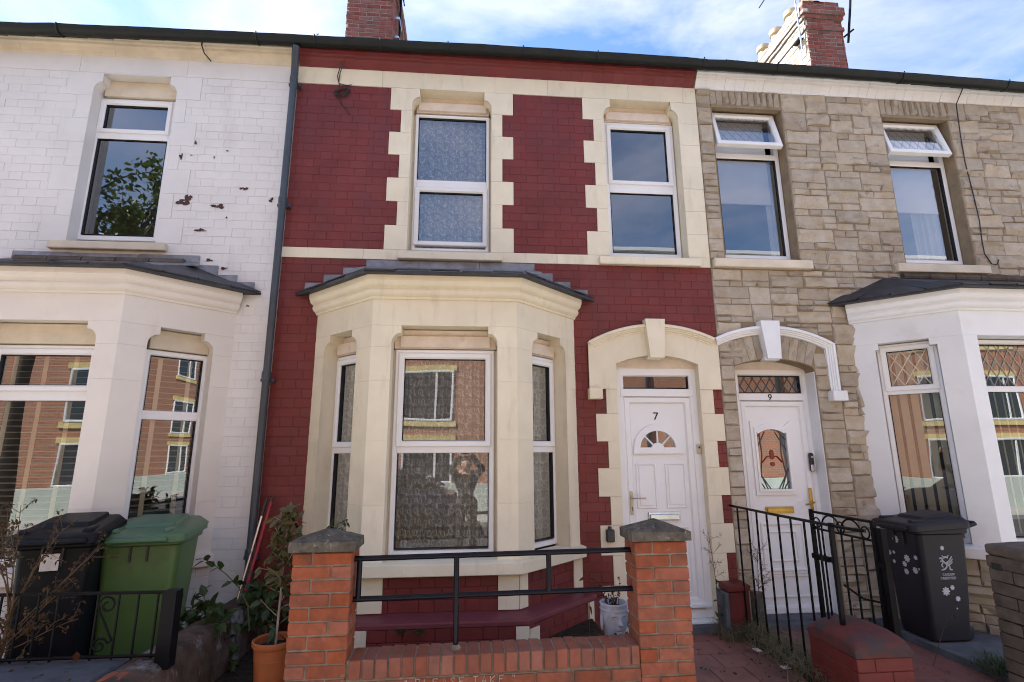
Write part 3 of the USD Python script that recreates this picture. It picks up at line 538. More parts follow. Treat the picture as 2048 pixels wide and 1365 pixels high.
SIDE_OP = opening(0.203, 0.714, 0.88, 2.655, 2.807, 0.082, 0.085)
FRONT_OP = opening(BAYH - 0.451, BAYH + 0.451, 0.88, 2.657, 2.807, 0.080, 0.085)
CUTS = (1.33, 1.84, 2.33, 2.62, 2.806)
def bay_windows(T, F, nm, labs, top='sash', tr=(1.745, 1.80), sides=('sash', 'fixed')):
    L = F[0].L; y = 0.15
    for i, f in enumerate(F):
        x0, x1 = (BAYH - 0.43, BAYH + 0.43) if i == 1 else (0.225, 0.735) if i == 2 else (L - 0.735, L - 0.225)
        lay = [(0.972, tr[0] - 0.006, sides[1]), (tr[1] + 0.006, 2.575, sides[0])]
        glazed(T, nm, f, x0, x1, 0.915, 2.625, y, lay, 0.046, labs[i] if labs else None)
        c = (x0 + x1) / 2; h = (x1 - x0) / 2 - 0.035
        part(T, 'head_board', f(cbox(c - h - 0.05, c + h + 0.05, y - 0.006, y + 0.05, 2.632, 2.80, 0.004)), 'timber')
        part(T, 'head_board', f(cbox(c - h + 0.004, c + h - 0.004, y - 0.032, y - 0.004, 2.640, 2.743, 0.004)), 'timber')

# ------------------------------------------------------------------ the red house, number 7
XL, XR = -1.832, 2.530
H7 = thing('terraced_house', 'dark red painted brick terraced house with cream quoins and white door number 7', 'house', (0.35, 0, 0.15))
W1 = (-0.625, 0.222); W2 = (1.458, 2.303); ZS0 = 3.712
op1, op2 = (opening(a, b, ZS0 - 0.01, 5.372, 5.569) for a, b in (W1, W2))
dcx, dR = 1.884, 1.06
door_op = Polygon([(1.465, 0.16), (2.305, 0.16), (2.305, 2.597)] + [(x, 2.678 - (dR - math.sqrt(dR * dR - (x - dcx) ** 2))) for x in np.linspace(2.305, 1.465, 15)] + [(1.465, 2.597)])
bayhole = rect(-1.30, 0.80, 0.90, 2.85)
wall = rect(XL, 0.05, XR, 5.98)
body = wall.difference(unary_union([op1, op2, door_op, bayhole]))
WALL = part(H7, 'wall', prism(body, 0.0, 0.25), 'cream')
room(H7, XL, XR); RF = roof(H7, XL, XR)
cornice(H7, XL + 0.01, XR - 0.012, 'cornice_red', 0.1165)
# trim shapes
zq = [5.571 - 0.2632 * i for i in range(8)]
def quoin_col(xin, wide, narrow, zs, first_wide=True):
    L = []
    for i in range(len(zs) - 1):
        x = wide if (i % 2 == 0) == first_wide else narrow; a, b = sorted((x, xin)); L.append(rect(a, zs[i + 1], b, zs[i]))
    return L
Q = quoin_col(-0.50, -0.854, -0.738, zq) + quoin_col(0.05, 0.456, 0.339, zq) + quoin_col(1.60, 1.222, 1.338, zq)
fr = [rect(a, 5.5715, b, 5.768) for a, b in ((XL, -0.95), (-0.95, -0.09), (-0.09, 0.84), (0.84, 1.75), (1.75, 2.38), (2.38, XR))]
bd = [rect(a, 3.622, b, 3.7285) for a, b in ((XL, -1.05), (-1.05, -0.1), (-0.1, 0.9), (0.9, 1.7), (1.7, XR))]
R2 = [rect(2.2, z1, XR, z0) for z0, z1 in zip(zq[:-1], zq[1:])] + [rect(-0.62, 3.7285, 0.23, 3.76), rect(1.46, 3.7285, 2.31, 3.76)]
headb = [rect(W1[0], 5.37, W1[1], 5.5715), rect(W2[0], 5.37, W2[1], 5.5715)]
lq = [2.34, 2.098, 1.835, 1.585, 1.325, 1.068, 0.805, 0.545, 0.285, 0.16]
hR = 1.398; hood = lambda x, c=1.885, z=2.995, R=hR: z - (R - math.sqrt(R * R - (x - c) ** 2))
sur_top = Polygon([(1.186, 2.34)] + [(x, hood(x)) for x in np.linspace(1.186, 2.487, 24)] + [(2.530, 2.87), (2.530, 2.34)])
Q7 = quoin_col(1.50, 1.353, 1.245, lq) + quoin_col(2.29, 2.441, 2.530, lq)
trim = unary_union(Q + fr + bd + R2 + headb + [sur_top] + Q7).difference(unary_union([op1, op2, door_op]))
for g in Q + fr + bd + R2 + headb + Q7:
    h = g.difference(unary_union([op1, op2, door_op])).buffer(-0.0012, join_style=2)
    for k in getattr(h, 'geoms', [h]):
        if not k.is_empty and k.area > 1e-3: part(H7, 'quoin_stone', prism(k.simplify(0.0006), -0.012 + rng.uniform(-0.002, 0.001), 0.002), 'creamstone')
st = sur_top.difference(door_op).difference(unary_union(Q7)); part(H7, 'door_surround', prism(st, -0.022, 0.001), 'cream')
# painted brick faces
red = rect(XL + 0.003, 0.15, XR, 5.571).difference(trim.buffer(0.001)).difference(unary_union([op1, op2, door_op])).difference(rect(-1.40, 0.1, 1.01, 3.245))
part(H7, 'painted_face', prism(red.buffer(0.0), -0.0035, 0.001), 'red', WALL)
largest(H7, 'brick', lay_bricks(red, 5.571 - 0.0877 * 64, j=0.0006), 'red', WALL, 'brickwork')
# sills
for a, b in ((-0.712, 0.336), (1.335, 2.415)):
    part(H7, 'sill', cbox(a, b, -0.062, 0.13, 3.622, 3.706, 0.006, 0.0012), 'cream')
# upper windows
f1 = glazed(H7, 'window', FLAT, -0.600, 0.205, 3.785, 5.372, 0.135, [(3.862, 4.482, 'sash'), (4.585, 5.335, 'fixed')], 0.036, 'left upper window, lace net behind two panes')
f2 = glazed(H7, 'window', FLAT, 1.487, 2.295, 3.772, 5.385, 0.135, [(3.822, 4.528, 'fixed'), (4.640, 5.332, 'sash')], 0.052, 'right upper window reflecting blue sky')
for a, b in (W1, W2):
    part(H7, 'head_board', cbox(a + 0.03, b - 0.02, 0.13, 0.2, 5.388, 5.57, 0.004), 'timber'); part(H7, 'head_board', cbox(a + 0.055, b - 0.05, 0.098, 0.132, 5.40, 5.497, 0.004), 'timber')
    part(H7, 'window_lintel', box(a, b, 0.20, 0.26, 5.36, 5.6), 'timber')
# hood mould, springers, keystone
hp = [(x, hood(x)) for x in np.linspace(1.186, 2.487, 30)]
HPROF = [(0, 0.0), (0, 0.058), (0.006, 0.064), (0.030, 0.064), (0.034, 0.052), (0.048, 0.050), (0.052, 0.042), (0.064, 0.040), (0.068, 0.030), (0.084, 0.026), (0.088, 0.0)]
part(H7, 'hood_mould', sweep_face(HPROF, hp), 'cream')
part(H7, 'hood_drop', prism(rect(1.186, 2.338, 1.238, 2.80), -0.040, 0.0), 'cream')
part(H7, 'springer_block', cbox(1.172, 1.303, -0.088, 0.0, 2.235, 2.342, 0.005), 'cream')
def keystone(T, x0, x1, x2, x3, z0, z1, mat):
    v = np.array([(x0, -0.098, z1), (x1, -0.098, z1), (x3, -0.098, z0), (x2, -0.098, z0), (x0, 0.02, z1), (x1, 0.02, z1), (x3, 0.02, z0), (x2, 0.02, z0)], float); h = trimesh.convex.convex_hull(np.vstack([v[:4] * [1, 0, 1] + [0, -0.098, 0], v[4:], v[:4] + [0, 0.003, 0]])); part(T, 'keystone', (np.array(h.vertices), np.array(h.faces)), mat)
    part(T, 'keystone_foot', cbox(x2 - 0.012, x3 + 0.0, -0.06, 0.03, z0 - 0.012, z0 + 0.02, 0.004), mat)
keystone(H7, 1.760, 1.962, 1.793, 1.935, 2.642, 3.036, 'cream')

def door_frame(T, x0, x1, z0, z1, y, zfan, fan, nm='door_frame', wf=0.062):
    """outer frame with a fanlight over the door"""
    f = part(T, nm, cat_([ring(x0, x1, z0, z1, wf, y, y + 0.07), cbox(x0 + 0.04, x1 - 0.04, y - 0.004, y + 0.066, zfan[0], zfan[1], 0.006)]), 'upvc')
    part(T, 'gasket', ring(fan[0] - 0.002, fan[1] + 0.002, fan[2] - 0.002, fan[3] + 0.002, 0.006, y + 0.006, y + 0.05, 0.001), 'gasket', f); part(T, 'fanlight', quad_y(*fan, y + 0.03), 'glass', f); return f
# door of number 7
dy = 0.072; K = (5 + dy) / 5.15; kx = lambda x: x * K; kz = lambda z: 1.75 + (z - 1.75) * K
DF = door_frame(H7, 1.478, 2.312, 0.225, kz(2.575), dy, (kz(2.282), kz(2.362)), (kx(1.563), kx(2.263), kz(2.370), kz(2.528)), wf=0.082)
part(H7, 'arch_panel', prism(Polygon([(1.45, kz(2.572)), (2.32, kz(2.572)), (2.32, 2.62)] + [(x, 2.685 - (dR - math.sqrt(dR * dR - (x - dcx) ** 2))) for x in np.linspace(2.30, 1.465, 13)]), dy + 0.004, dy + 0.05), 'timber')
part(H7, 'door_threshold', cat_([cbox(1.46, 2.30, -0.02, 0.2, 0.12, 0.225, 0.006), cbox(kx(1.60), kx(2.31), dy - 0.03, dy + 0.02, kz(0.300), kz(0.328), 0.004)]), 'upvc')
def raised(x0, x1, z0, z1, y, w=0.02, h=0.008): return ring(x0, x1, z0, z1, w, y - h, y + 0.004, 0.005)
lx0, lx1, lz0, lz1 = kx(1.5805), kx(2.268), kz(0.318), kz(2.278); dl = dy + 0.012
scx, scz, sr = kx(1.9085), kz(1.757), 0.2
half = Polygon([(scx + sr * math.cos(a), scz + sr * math.sin(a)) for a in np.linspace(0, math.pi, 25)])
leaf = rect(lx0, lz0, lx1, lz1).difference(half.buffer(-0.02))
DOOR = part(H7, 'door', prism(leaf, dl + 0.014, dl + 0.05), 'door', label='white panelled door with sunburst light and number 7')
part(H7, 'door_stile', ring(lx0, lx1, lz0, lz1, 0.062, dl - 0.006, dl + 0.02), 'door', DOOR)
for a, b, c, d in ((1.668, 1.872, 1.192, 1.620), (1.966, 2.172, 1.192, 1.620), (1.668, 1.872, 0.42, 1.02), (1.966, 2.172, 0.42, 1.02)): part(H7, 'door_panel', cat_([raised(kx(a), kx(b), kz(c), kz(d), dl + 0.014), cbox(kx(a) + 0.03, kx(b) - 0.03, dl + 0.008, dl + 0.016, kz(c) + 0.03, kz(d) - 0.03, 0.004)]), 'door', DOOR)
rim = half.buffer(0.045, join_style=2).intersection(rect(0, scz - 0.04, 9, 9)).difference(half.buffer(-0.018)); part(H7, 'sunburst_rim', prism(rim, dl - 0.006, dl + 0.03), 'door', DOOR)
part(H7, 'sunburst_pane', prism(half.buffer(-0.019), dl + 0.022, dl + 0.024), 'glass', DOOR)
hub = Polygon([(scx + 0.068 * math.cos(a), scz - 0.002 + 0.066 * math.sin(a)) for a in np.linspace(0, math.pi, 13)]); part(H7, 'sunburst_hub', prism(hub, dl + 0.0, dl + 0.02), 'door', DOOR)
for a in (45, 90, 135): r0 = math.radians(a); part(H7, 'sunburst_bar', tube([(scx + 0.06 * math.cos(r0), dl + 0.012, scz + 0.06 * math.sin(r0)), (scx + 0.19 * math.cos(r0), dl + 0.012, scz + 0.19 * math.sin(r0))], 0.009, 6), 'door', DOOR)
part(H7, 'letter_plate', cat_([cbox(kx(1.770), kx(2.086), dl - 0.004, dl + 0.016, kz(1.082), kz(1.160), 0.004), cbox(kx(1.782), kx(2.074), dl - 0.022, dl - 0.002, kz(1.088), kz(1.140), 0.006)]), 'chrome', DOOR)
hn = part(H7, 'door_handle', cbox(kx(1.590), kx(1.622), dl - 0.018, dl + 0.0, kz(1.138), kz(1.358), 0.005), 'ivory', DOOR)
part(H7, 'lever', tube([(kx(1.604), dl - 0.01, kz(1.302)), (kx(1.604), dl - 0.055, kz(1.302)), (kx(1.62), dl - 0.06, kz(1.300)), (kx(1.735), dl - 0.058, kz(1.294))], 0.009, 8), 'chrome', DOOR)
part(H7, 'keyhole', prism(unary_union([Point(kx(1.606), kz(1.205)).buffer(0.007), rect(kx(1.603), kz(1.175), kx(1.609), kz(1.205))]), dl - 0.020, dl - 0.017), 'black', DOOR)
def upright(text, h, x, y, z, bold=False, depth=0.003):
    m = meshkit.text_mesh(text, h, depth, bold); v = np.array(m.vertices); return np.c_[v[:, 0] + x, y - v[:, 2], v[:, 1] + z], np.array(m.faces)
single('house_number', upright('7', kz(2.124) - kz(2.053), kx(1.874), dl + 0.014, kz(2.053), True), 'black', 'black numeral 7 fixed to the white door above its sunburst light', 'house number')
def bell(name, x0, x1, y, z0, z1, label, cat, mats):
    T = thing(name, label, cat, ((x0 + x1) / 2, y, z0)); part(T, 'housing', cbox(x0, x1, y - 0.02, y, z0, z1, 0.005), mats[0]); part(T, 'button', lathe([(0.0, 0), (0.009, 0), (0.009, 0.006), (0.0, 0.007)], n=12), mats[1]) if False else part(T, 'button', cbox((x0 + x1) / 2 - 0.008, (x0 + x1) / 2 + 0.008, y - 0.026, y - 0.019, z0 + (z1 - z0) * 0.55, z0 + (z1 - z0) * 0.8, 0.003), mats[1]); return T
bell('doorbell', 2.262, 2.303, dy - 0.002, 1.716, 1.802, 'small cream bell push on the right frame of door number 7', 'doorbell', ('ivory', 'black'))
T = thing('key_safe', 'black key safe hanging on the cream quoin left of door number 7', 'key safe', (1.331, -0.012, 0.925))
part(T, 'case', cbox(1.293, 1.369, -0.055, -0.012, 0.925, 1.035, 0.008), 'black'); part(T, 'shackle', cbox(1.316, 1.346, -0.045, -0.012, 1.03, 1.062, 0.006), 'black'); part(T, 'dial', cbox(1.318, 1.346, -0.060, -0.054, 0.972, 0.978, 0.002), 'pipe')

# bay of number 7
B7 = bay(H7, -0.196, 'cream', 'creamstone', FRONT_OP, SIDE_OP, CUTS, seed=1)
steps(H7, -0.196)
bay_windows(H7, B7, 'bay_window', ('left side light of the bay, narrow, lace behind', 'wide front light of the bay, two panes with lace behind', 'right side light of the bay, narrow, lace behind'))
lowbricks = []
for i, f in enumerate(B7):
    L = f.L; q = []
    zz = [(0.545, 0.80, 1), (0.15, 0.545, 0)]
    ql = [rect(0, 0.545, 0.178, 0.80) if i == 1 else rect(0, 0.545, 0.0, 0.80) if False else None]
    quo = []
    if i == 1: quo = [rect(0, 0.540, 0.186, 0.800), rect(L - 0.366, 0.540, L, 0.800)] if False else [rect(0, 0.540, 0.186, 0.800), rect(L - 0.166, 0.540, L, 0.800)]
    if i == 2: quo = [rect(0, 0.540, 0.10, 0.800), rect(0.742, 0.40, L, 0.800)]
    if i == 0: quo = [rect(L - 0.10, 0.540, L, 0.800), rect(0, 0.40, 0.14, 0.800)]
    base = rect(0, 0.10, L, 0.80); qu = unary_union(quo); rd = base.difference(qu)
    part(H7, 'bay_base', f(prism(base, 0.004, 0.2)), 'red')
    for g in quo: part(H7, 'quoin_stone', f(prism(g.buffer(-0.001), -0.012, 0.005)), 'creamstone')
    part(H7, 'painted_face', f(prism(rd, -0.001, 0.005)), 'red', WALL)
    lowbricks += [f(m) for m in lay_bricks(rd, 0.80 - 0.0877 * 8, x0=0.05 * i)]
    ms = lay_bricks(rect(0.0, 0.1, L, 0.50), 0.06, yf=-0.007, yb=0.0, x0=0.03)
# plinth ledge round the bay foot
P7 = bay_path(-0.196); led = [(0.0, 0.532), (0.13, 0.512), (0.152, 0.505), (0.155, 0.495), (0.155, 0.470), (0.150, 0.466), (0.0, 0.466)]
part(H7, 'plinth_ledge', sweep_plan(led, P7), 'redledge')
PO = bay_path(-0.196, 0.147); OF = [Face(PO[k], PO[k + 1]) for k in range(3)]
for i, f in enumerate(OF):
    part(H7, 'plinth', f(prism(rect(0, 0.05, f.L, 0.468), 0.0, 0.12)), 'red')
    quo = [rect(0, 0.22, 0.165, 0.466), rect(f.L - 0.10, 0.22, f.L, 0.462)] if i == 1 else [rect(0, 0.22, 0.115, 0.44)] if i == 2 else [rect(f.L - 0.1, 0.22, f.L, 0.46)]
    if i == 2: quo.append(rect(0.80, 0.20, 0.885, 0.46))
    for g in quo: part(H7, 'quoin_stone', f(prism(g, -0.012, 0.002)), 'creamstone')
    lowbricks += [f(m) for m in lay_bricks(rect(0, 0.05, f.L, 0.466).difference(unary_union(quo)), 0.466 - 0.0877 * 5, x0=0.07, yf=-0.005, yb=0.001)]
part(H7, 'brickwork', cat_(lowbricks), 'red', WALL, kind='stuff')
# lace nets of number 7
net('net_curtain', FLAT, -0.60, 0.20, 3.80, 5.36, 0.235, 'white lace net behind the left upper window of the red house', folds=7, amp=0.024, seed=1)
nl = ('lace net in the narrow left light of the cream bay', 'patterned lace net behind the wide front window of the cream bay', 'lace net in the narrow right light of the cream bay')
for i, f in enumerate(B7):
    a, b = (0.13, f.L - 0.13) if i == 1 else (0.17, 0.92) if i == 2 else (f.L - 0.92, f.L - 0.17)
    net('net_curtain', f, a, b, 0.93, 2.60, 0.235, nl[i], folds=9 if i == 1 else 6, amp=0.024, seed=3 + i, n=120)

# ------------------------------------------------------------------ the stone clad house, number 9
SL, SR = 2.534, 7.6
H9 = thing('terraced_house', 'terraced house clad in rough tan stone blocks with white door number 9', 'house', (5.0, 0, 0.15))
A, Bw = (2.712, 3.536), (4.766, 5.590)
oA, oB = rect(A[0], 3.70, A[1], 5.575), rect(Bw[0], 3.70, Bw[1], 5.560)
d9 = Polygon([(2.690, 0.16), (3.545, 0.16), (3.545, 2.535)] + [(x, 2.655 - (1.15 - math.sqrt(1.15 ** 2 - (x - 3.11) ** 2))) for x in np.linspace(3.53, 2.705, 15)] + [(2.690, 2.56)])
wall9 = rect(SL, 0.05, SR, 5.98).difference(unary_union([oA, oB, d9, rect(4.15, 0.9, 6.35, 2.85)]))
WALL9 = part(H9, 'wall', prism(wall9, 0.0, 0.25), 'mortar_tan')
room(H9, SL + 0.01, SR); RF9 = roof(H9, SL + 0.002, SR)
cornice(H9, SL - 0.004, SR, 'bluewhite', 0.1165)
rs = np.random.default_rng(21); STONES = []
def stone(T, x0, x1, z0, z1, tf=FLAT, wild=1.0, vert=False):
    """a rock-faced block: dressed edge, broken face with a few ridges"""
    w, h = x1 - x0, z1 - z0
    if w < 0.02 or h < 0.02: return
    nx, nz = int(np.clip(round(w / 0.045), 3, 7)), int(np.clip(round(h / 0.032), 3, 6))
    xs = np.r_[0, np.sort(np.linspace(0.012, w - 0.012, nx - 1)), w]; zs = np.r_[0, np.linspace(0.010, h - 0.010, nz - 1), h]
    X, Z = np.meshgrid(xs, zs); s = rs.uniform(0, 100, 2); 
    q = np.stack([X * (4 if not vert else 14) + s[0], Z * (14 if not vert else 4) + s[1], np.zeros_like(X)], -1)
    nz_ = meshkit.fbm(q * 1.2, 2, 3) - 0.5; rough = rs.uniform(0.35, 1.0) * wild
    D = 0.010 + 0.006 * rough + 0.095 * rough * nz_; D = np.clip(D, 0.005, 0.050)
    edge = np.ones_like(X); edge[0] = edge[-1] = 0; edge[:, 0] = edge[:, -1] = 0
    D = np.where(edge > 0, D, 0.0045); jit = rs.normal(0, 0.0035, X.shape) * edge; jz = rs.normal(0, 0.003, Z.shape) * edge
    e = rs.normal(0, 0.0018, 4); V = np.stack([x0 + X + jit, -D, z0 + Z + jz], -1).reshape(-1, 3); n = nx + 1; F = []
    for i in range(nz):
        for k in range(nx): a = i * n + k; F += ([(a, a + 1, a + n + 1), (a, a + n + 1, a + n)] if (i + k) % 2 else [(a, a + 1, a + n), (a + 1, a + n + 1, a + n)])
    m = len(V); bd_ = [k for k in range(n)] + [i * n + nx for i in range(1, nz + 1)] + [nz * n + k for k in range(nx - 1, -1, -1)] + [i * n for i in range(nz - 1, 0, -1)]
    Bk = V[bd_].copy(); Bk[:, 1] = 0.002; V = np.vstack([V, Bk]); L_ = len(bd_)
    for i in range(L_): k = (i + 1) % L_; F += [(bd_[i], m + i, m + k), (bd_[i], m + k, bd_[k])]
    STONES.append(tf((V, np.array(F))))
def ashlar(x0, x1, z0, z1, u=0.076, gap=0.006):
    """snecked rubble: bands three courses high, filled with full-height blocks and with two-course blocks over or under thin ones"""
    nb = max(1, int(round((z1 - z0) / (3 * u)))); ub = (z1 - z0) / (3 * nb); out = []
    for b in range(nb):
        zb = z0 + 3 * ub * b; x = x0 + 0.0
        while x < x1 - 0.01:
            k = rs.choice(4, p=[0.24, 0.33, 0.31, 0.12]); w = rs.uniform(0.21, 0.30) if k == 0 else rs.uniform(0.28, 0.43) if k < 3 else rs.uniform(0.16, 0.22)
            if x1 - (x + w) < 0.12: w = x1 - x
            if w > 0.46: w = w / 2
            def put(a, c, i, j): out.append((x0 + a - x0 + gap / 2, c - gap / 2, zb + i * ub + gap / 2, zb + j * ub - gap / 2))
            if k == 0 or w < 0.14: put(x, x + w, 0, 3)
            elif k == 3: put(x, x + w, 0, 1); put(x, x + w, 1, 2) if rs.uniform() < .5 else None; put(x, x + w, 2 if out[-1][2] > zb + ub * .9 else 1, 3)
            else:
                lo, hi = ((0, 2), (2, 3)) if k == 1 else ((1, 3), (0, 1)); put(x, x + w, *lo); c = x + w * rs.uniform(0.4, 0.6)
                if w > 0.25: put(x, c, *hi); put(c, x + w, *hi)
                else: put(x, x + w, *hi)
            x += w
    return out
zones = [(2.538, 2.700, 3.73, 5.765), (3.545, 4.755, 3.62, 5.765), (5.600, 7.20, 3.62, 5.765), (2.538, 7.0, 3.04, 3.615), (3.80, 4.10, 0.62, 3.035), (3.552, 3.795, 0.20, 2.72), (2.538, 2.686, 0.20, 2.66), (2.538, 2.80, 2.66, 3.035), (3.30, 3.795, 2.90, 3.035)]
for z in zones:
    for s in ashlar(*z): stone(H9, *s)
for s in ashlar(3.80, 4.02, 0.15, 0.615): stone(H9, *s)
for (a, b), zt in ((A, 5.575), (Bw, 5.560)):
    n = 11; e = np.linspace(a - 0.012, b - 0.010, n + 1)
    for p, q in zip(e[:-1], e[1:]): stone(H9, p + 0.004, q - 0.004, zt + 0.004 + rs.uniform(0, 0.004), 5.762 - rs.uniform(0, 0.012), vert=True, wild=1.2)
    part(H9, 'lintel_edge', cbox(a - 0.01, b + 0.005, -0.012, 0.06, zt - 0.03, zt + 0.003, 0.004), 'mortar_tan')
# arch voussoirs over the door
c9, z9, R9i, R9o = 3.085, 2.66, 1.15, 1.40
def vous(a0, a1):
    i0 = np.array([3.11 + (1.15 + 0.004) * math.sin(a0), 2.655 - 1.15 + 1.154 * math.cos(a0)]); i1 = np.array([3.11 + 1.154 * math.sin(a1), 2.655 - 1.15 + 1.154 * math.cos(a1)])
    def up(p): x = p[0] + (p[0] - 3.11) * 0.22; return np.array([x, hood(x, 3.085, 2.995) - 0.082])
    return i0, i1, up(i1), up(i0)
for s, n in ((-1, 4), (1, 4)):
    e = np.linspace(0.075, 0.36, n + 1) * s
    for a, b in zip(e[:-1], e[1:]):
        p = vous(*(sorted((a, b)))); p = [np.array(k) for k in p]; c = sum(p) / 4; p = [k + (c - k) * 0.035 for k in p]
        nu = 4; V = []; 
        for i in range(nu + 1):
            for k in range(4):
                u_, v_ = k / 3, i / nu; q = (p[0] * (1 - u_) + p[1] * u_) * (1 - v_) + (p[3] * (1 - u_) + p[2] * u_) * v_; ed = k in (0, 3) or i in (0, nu)
                V.append((q[0], -(0.005 if ed else 0.018 + rs.uniform(-0.01, 0.02)), q[1]))
        F = []
        for i in range(nu):
            for k in range(3): a_ = i * 4 + k; F += [(a_, a_ + 1, a_ + 5), (a_, a_ + 5, a_ + 4)]
        STONES.append((np.array(V), np.array(F)))
part(H9, 'door_reveal', box(3.538, 3.552, 0.004, 0.22, 0.2, 2.53), 'bluewhite')
hp9 = [(x, hood(x, 3.085, 2.995)) for x in np.linspace(2.490, 3.766, 30)] + [(3.766, 2.325)]
part(H9, 'hood_mould', sweep_face(HPROF, hp9), 'bluewhite')
part(H9, 'springer_block', cbox(3.653, 3.812, -0.088, 0.0, 2.225, 2.328, 0.005), 'bluewhite')
keystone(H9, 2.964, 3.167, 3.004, 3.147, 2.645, 3.038, 'bluewhite')
# windows of number 9
for (a, b), zt, lab in ((A, 5.575, 'left upper window with its top sash tilted open'), (Bw, 5.560, 'right upper window with its top sash tilted open')):
    part(H9, 'sill', cbox(a - 0.155, b + 0.11, -0.062, 0.13, 3.622, 3.716, 0.006, 0.0015), 'dimcream')
    fr9 = glazed(H9, 'window', FLAT, a + 0.03, b - 0.004, 3.79, zt - 0.005, 0.13, [(3.826, 5.000, 'fixed'), (5.060, zt - 0.06, 'open')], 0.048, lab)
    # open top-hung sash
    Ls = zt - 0.03 - 5.075; th = math.radians(15)
    def til(m): v, f = arr(m); z = v[:, 2]; y = v[:, 1]; dz = zt - 0.03 - z; return np.c_[v[:, 0], 0.112 - dz * math.sin(th) + y * math.cos(th), zt - 0.03 - dz * math.cos(th) - y * math.sin(th)], f
    z0_ = zt - 0.03 - Ls / math.cos(th) * 1.0; xa, xb = a + 0.022, b - 0.042
    part(H9, 'open_sash', til(ring(xa, xb, z0_, zt - 0.03, 0.055, -0.02, 0.035)), 'upvc', fr9)
    part(H9, 'pane', til(quad_y(xa + 0.056, xb - 0.056, z0_ + 0.056, zt - 0.086, 0.008)), 'glass', fr9)
    lt = lattice(lambda m: m, xa + 0.056, xb - 0.056, z0_ + 0.056, zt - 0.086, 0.004, 0.10, 0.165, 0.0013); part(H9, 'diamond_leading', til(lt), 'darklattice', fr9)
    part(H9, 'stay', tube([(xb - 0.03, 0.13, 5.2), (xb - 0.02, -0.02, 5.1)], 0.006, 6), 'chrome', fr9)
single('roller_blind', cat_([box(2.80, 3.42, 0.20, 0.203, 4.475, 5.50), tube([(2.80, 0.201, 4.475), (3.42, 0.201, 4.475)], 0.009, 6)]), 'blind', 'white roller blind half down in the left upper window of the stone house', 'roller blind')
single('roller_blind', cat_([box(4.93, 5.47, 0.20, 0.203, 4.44, 5.49), tube([(4.93, 0.201, 4.44), (5.47, 0.201, 4.44)], 0.009, 6)]), 'blind', 'white roller blind half down in the right upper window of the stone house', 'roller blind')
net('curtain', FLAT, 3.36, 3.50, 3.84, 5.0, 0.22, 'narrow white curtain at the right edge of the left stone house window', 'sheer', 2, 0.012, n=24)
net('curtain', FLAT, 5.16, 5.52, 3.84, 4.9, 0.26, 'sheer white curtain below the blind of the right stone house window', 'sheer', 4, 0.016, n=40)
# door of number 9
d9y = 0.15
D9F = door_frame(H9, 2.745, 3.548, 0.215, 2.570, d9y, (2.247, 2.322), (2.784, 3.476, 2.328, 2.502), 'door_frame')
part(H9, 'diamond_leading', lattice(FLAT, 2.784, 3.476, 2.328, 2.502, d9y + 0.026, 0.095, 0.15, 0.004), 'darklattice', D9F)
part(H9, 'arch_panel', prism(Polygon([(2.70, 2.566), (3.56, 2.566)] + [(x, 2.662 - (1.15 - math.sqrt(1.15 ** 2 - (x - 3.11) ** 2))) for x in np.linspace(3.53, 2.70, 13)]), d9y + 0.004, d9y + 0.05), 'timber')
part(H9, 'door_threshold', cbox(2.70, 3.54, 0.0, 0.3, 0.12, 0.215, 0.006), 'concrete')
x0, x1, z0, z1 = 2.806, 3.487, 0.23, 2.24; y = d9y + 0.012
glz = Polygon([(2.945, 1.362), (3.262, 1.362), (3.262, 1.925)] + [(3.1035 + 0.24 * math.sin(t) , 1.955 - 0.24 + 0.24 * math.cos(t) + 0.0) for t in np.linspace(0.62, -0.62, 9)] + [(2.945, 1.925)])
D9 = part(H9, 'door', prism(rect(x0, z0, x1, z1).difference(glz), y + 0.012, y + 0.05), 'door', label='white panelled door with leaded glass light and brass letter plate')
part(H9, 'door_stile', ring(x0, x1, z0, z1, 0.058, y - 0.006, y + 0.02), 'door', D9)
bead = glz.buffer(0.055, join_style=2).difference(glz.buffer(0.002)); part(H9, 'glazing_bead', cat_([prism(bead, y - 0.002, y + 0.02), prism(glz.buffer(0.022, join_style=2).difference(glz), y - 0.012, y + 0.02)]), 'door', D9)
part(H9, 'door_pane', prism(glz.buffer(0.01), y + 0.026, y + 0.028), 'glass', D9)
gc = (3.1035, 1.64)
lead9 = [LineString([(2.945, 1.75), (3.05, 1.93)]), LineString([(3.262, 1.75), (3.157, 1.93)]), LineString([(2.945, 1.56), (3.03, 1.362)]), LineString([(3.262, 1.56), (3.18, 1.362)]), LineString([(2.99, 1.92), (3.0, 1.70), (2.97, 1.50), (3.06, 1.362)]), LineString([(3.217, 1.92), (3.207, 1.70), (3.237, 1.50), (3.147, 1.362)]), LineString([(2.945, 1.85), (3.03, 1.955)]), LineString([(3.262, 1.85), (3.177, 1.955)]), LineString([(2.945, 1.44), (2.98, 1.40), (3.0, 1.362)]), LineString([(3.262, 1.44), (3.227, 1.40), (3.207, 1.362)])]
part(H9, 'leading', cat_([tube([(q[0], y + 0.022, q[1]) for q in l.coords], 0.004, 5) for l in lead9]), 'darklattice', D9)
petal = unary_union([affinity.scale(Point(3.1035, 1.70).buffer(0.05), 0.42, 1.0), Point(3.1035, 1.605).buffer(0.022)]); part(H9, 'glass_flower', cat_([prism(petal, y + 0.018, y + 0.024)] + [tube([(3.1035 + s * a, y + 0.02, 1.655 + 0.03 * math.sin(a * 40) - 0.2 * a * a) for a in np.linspace(0.01, 0.11, 8)], 0.006, 5) for s in (-1, 1)]), 'redglass', D9)
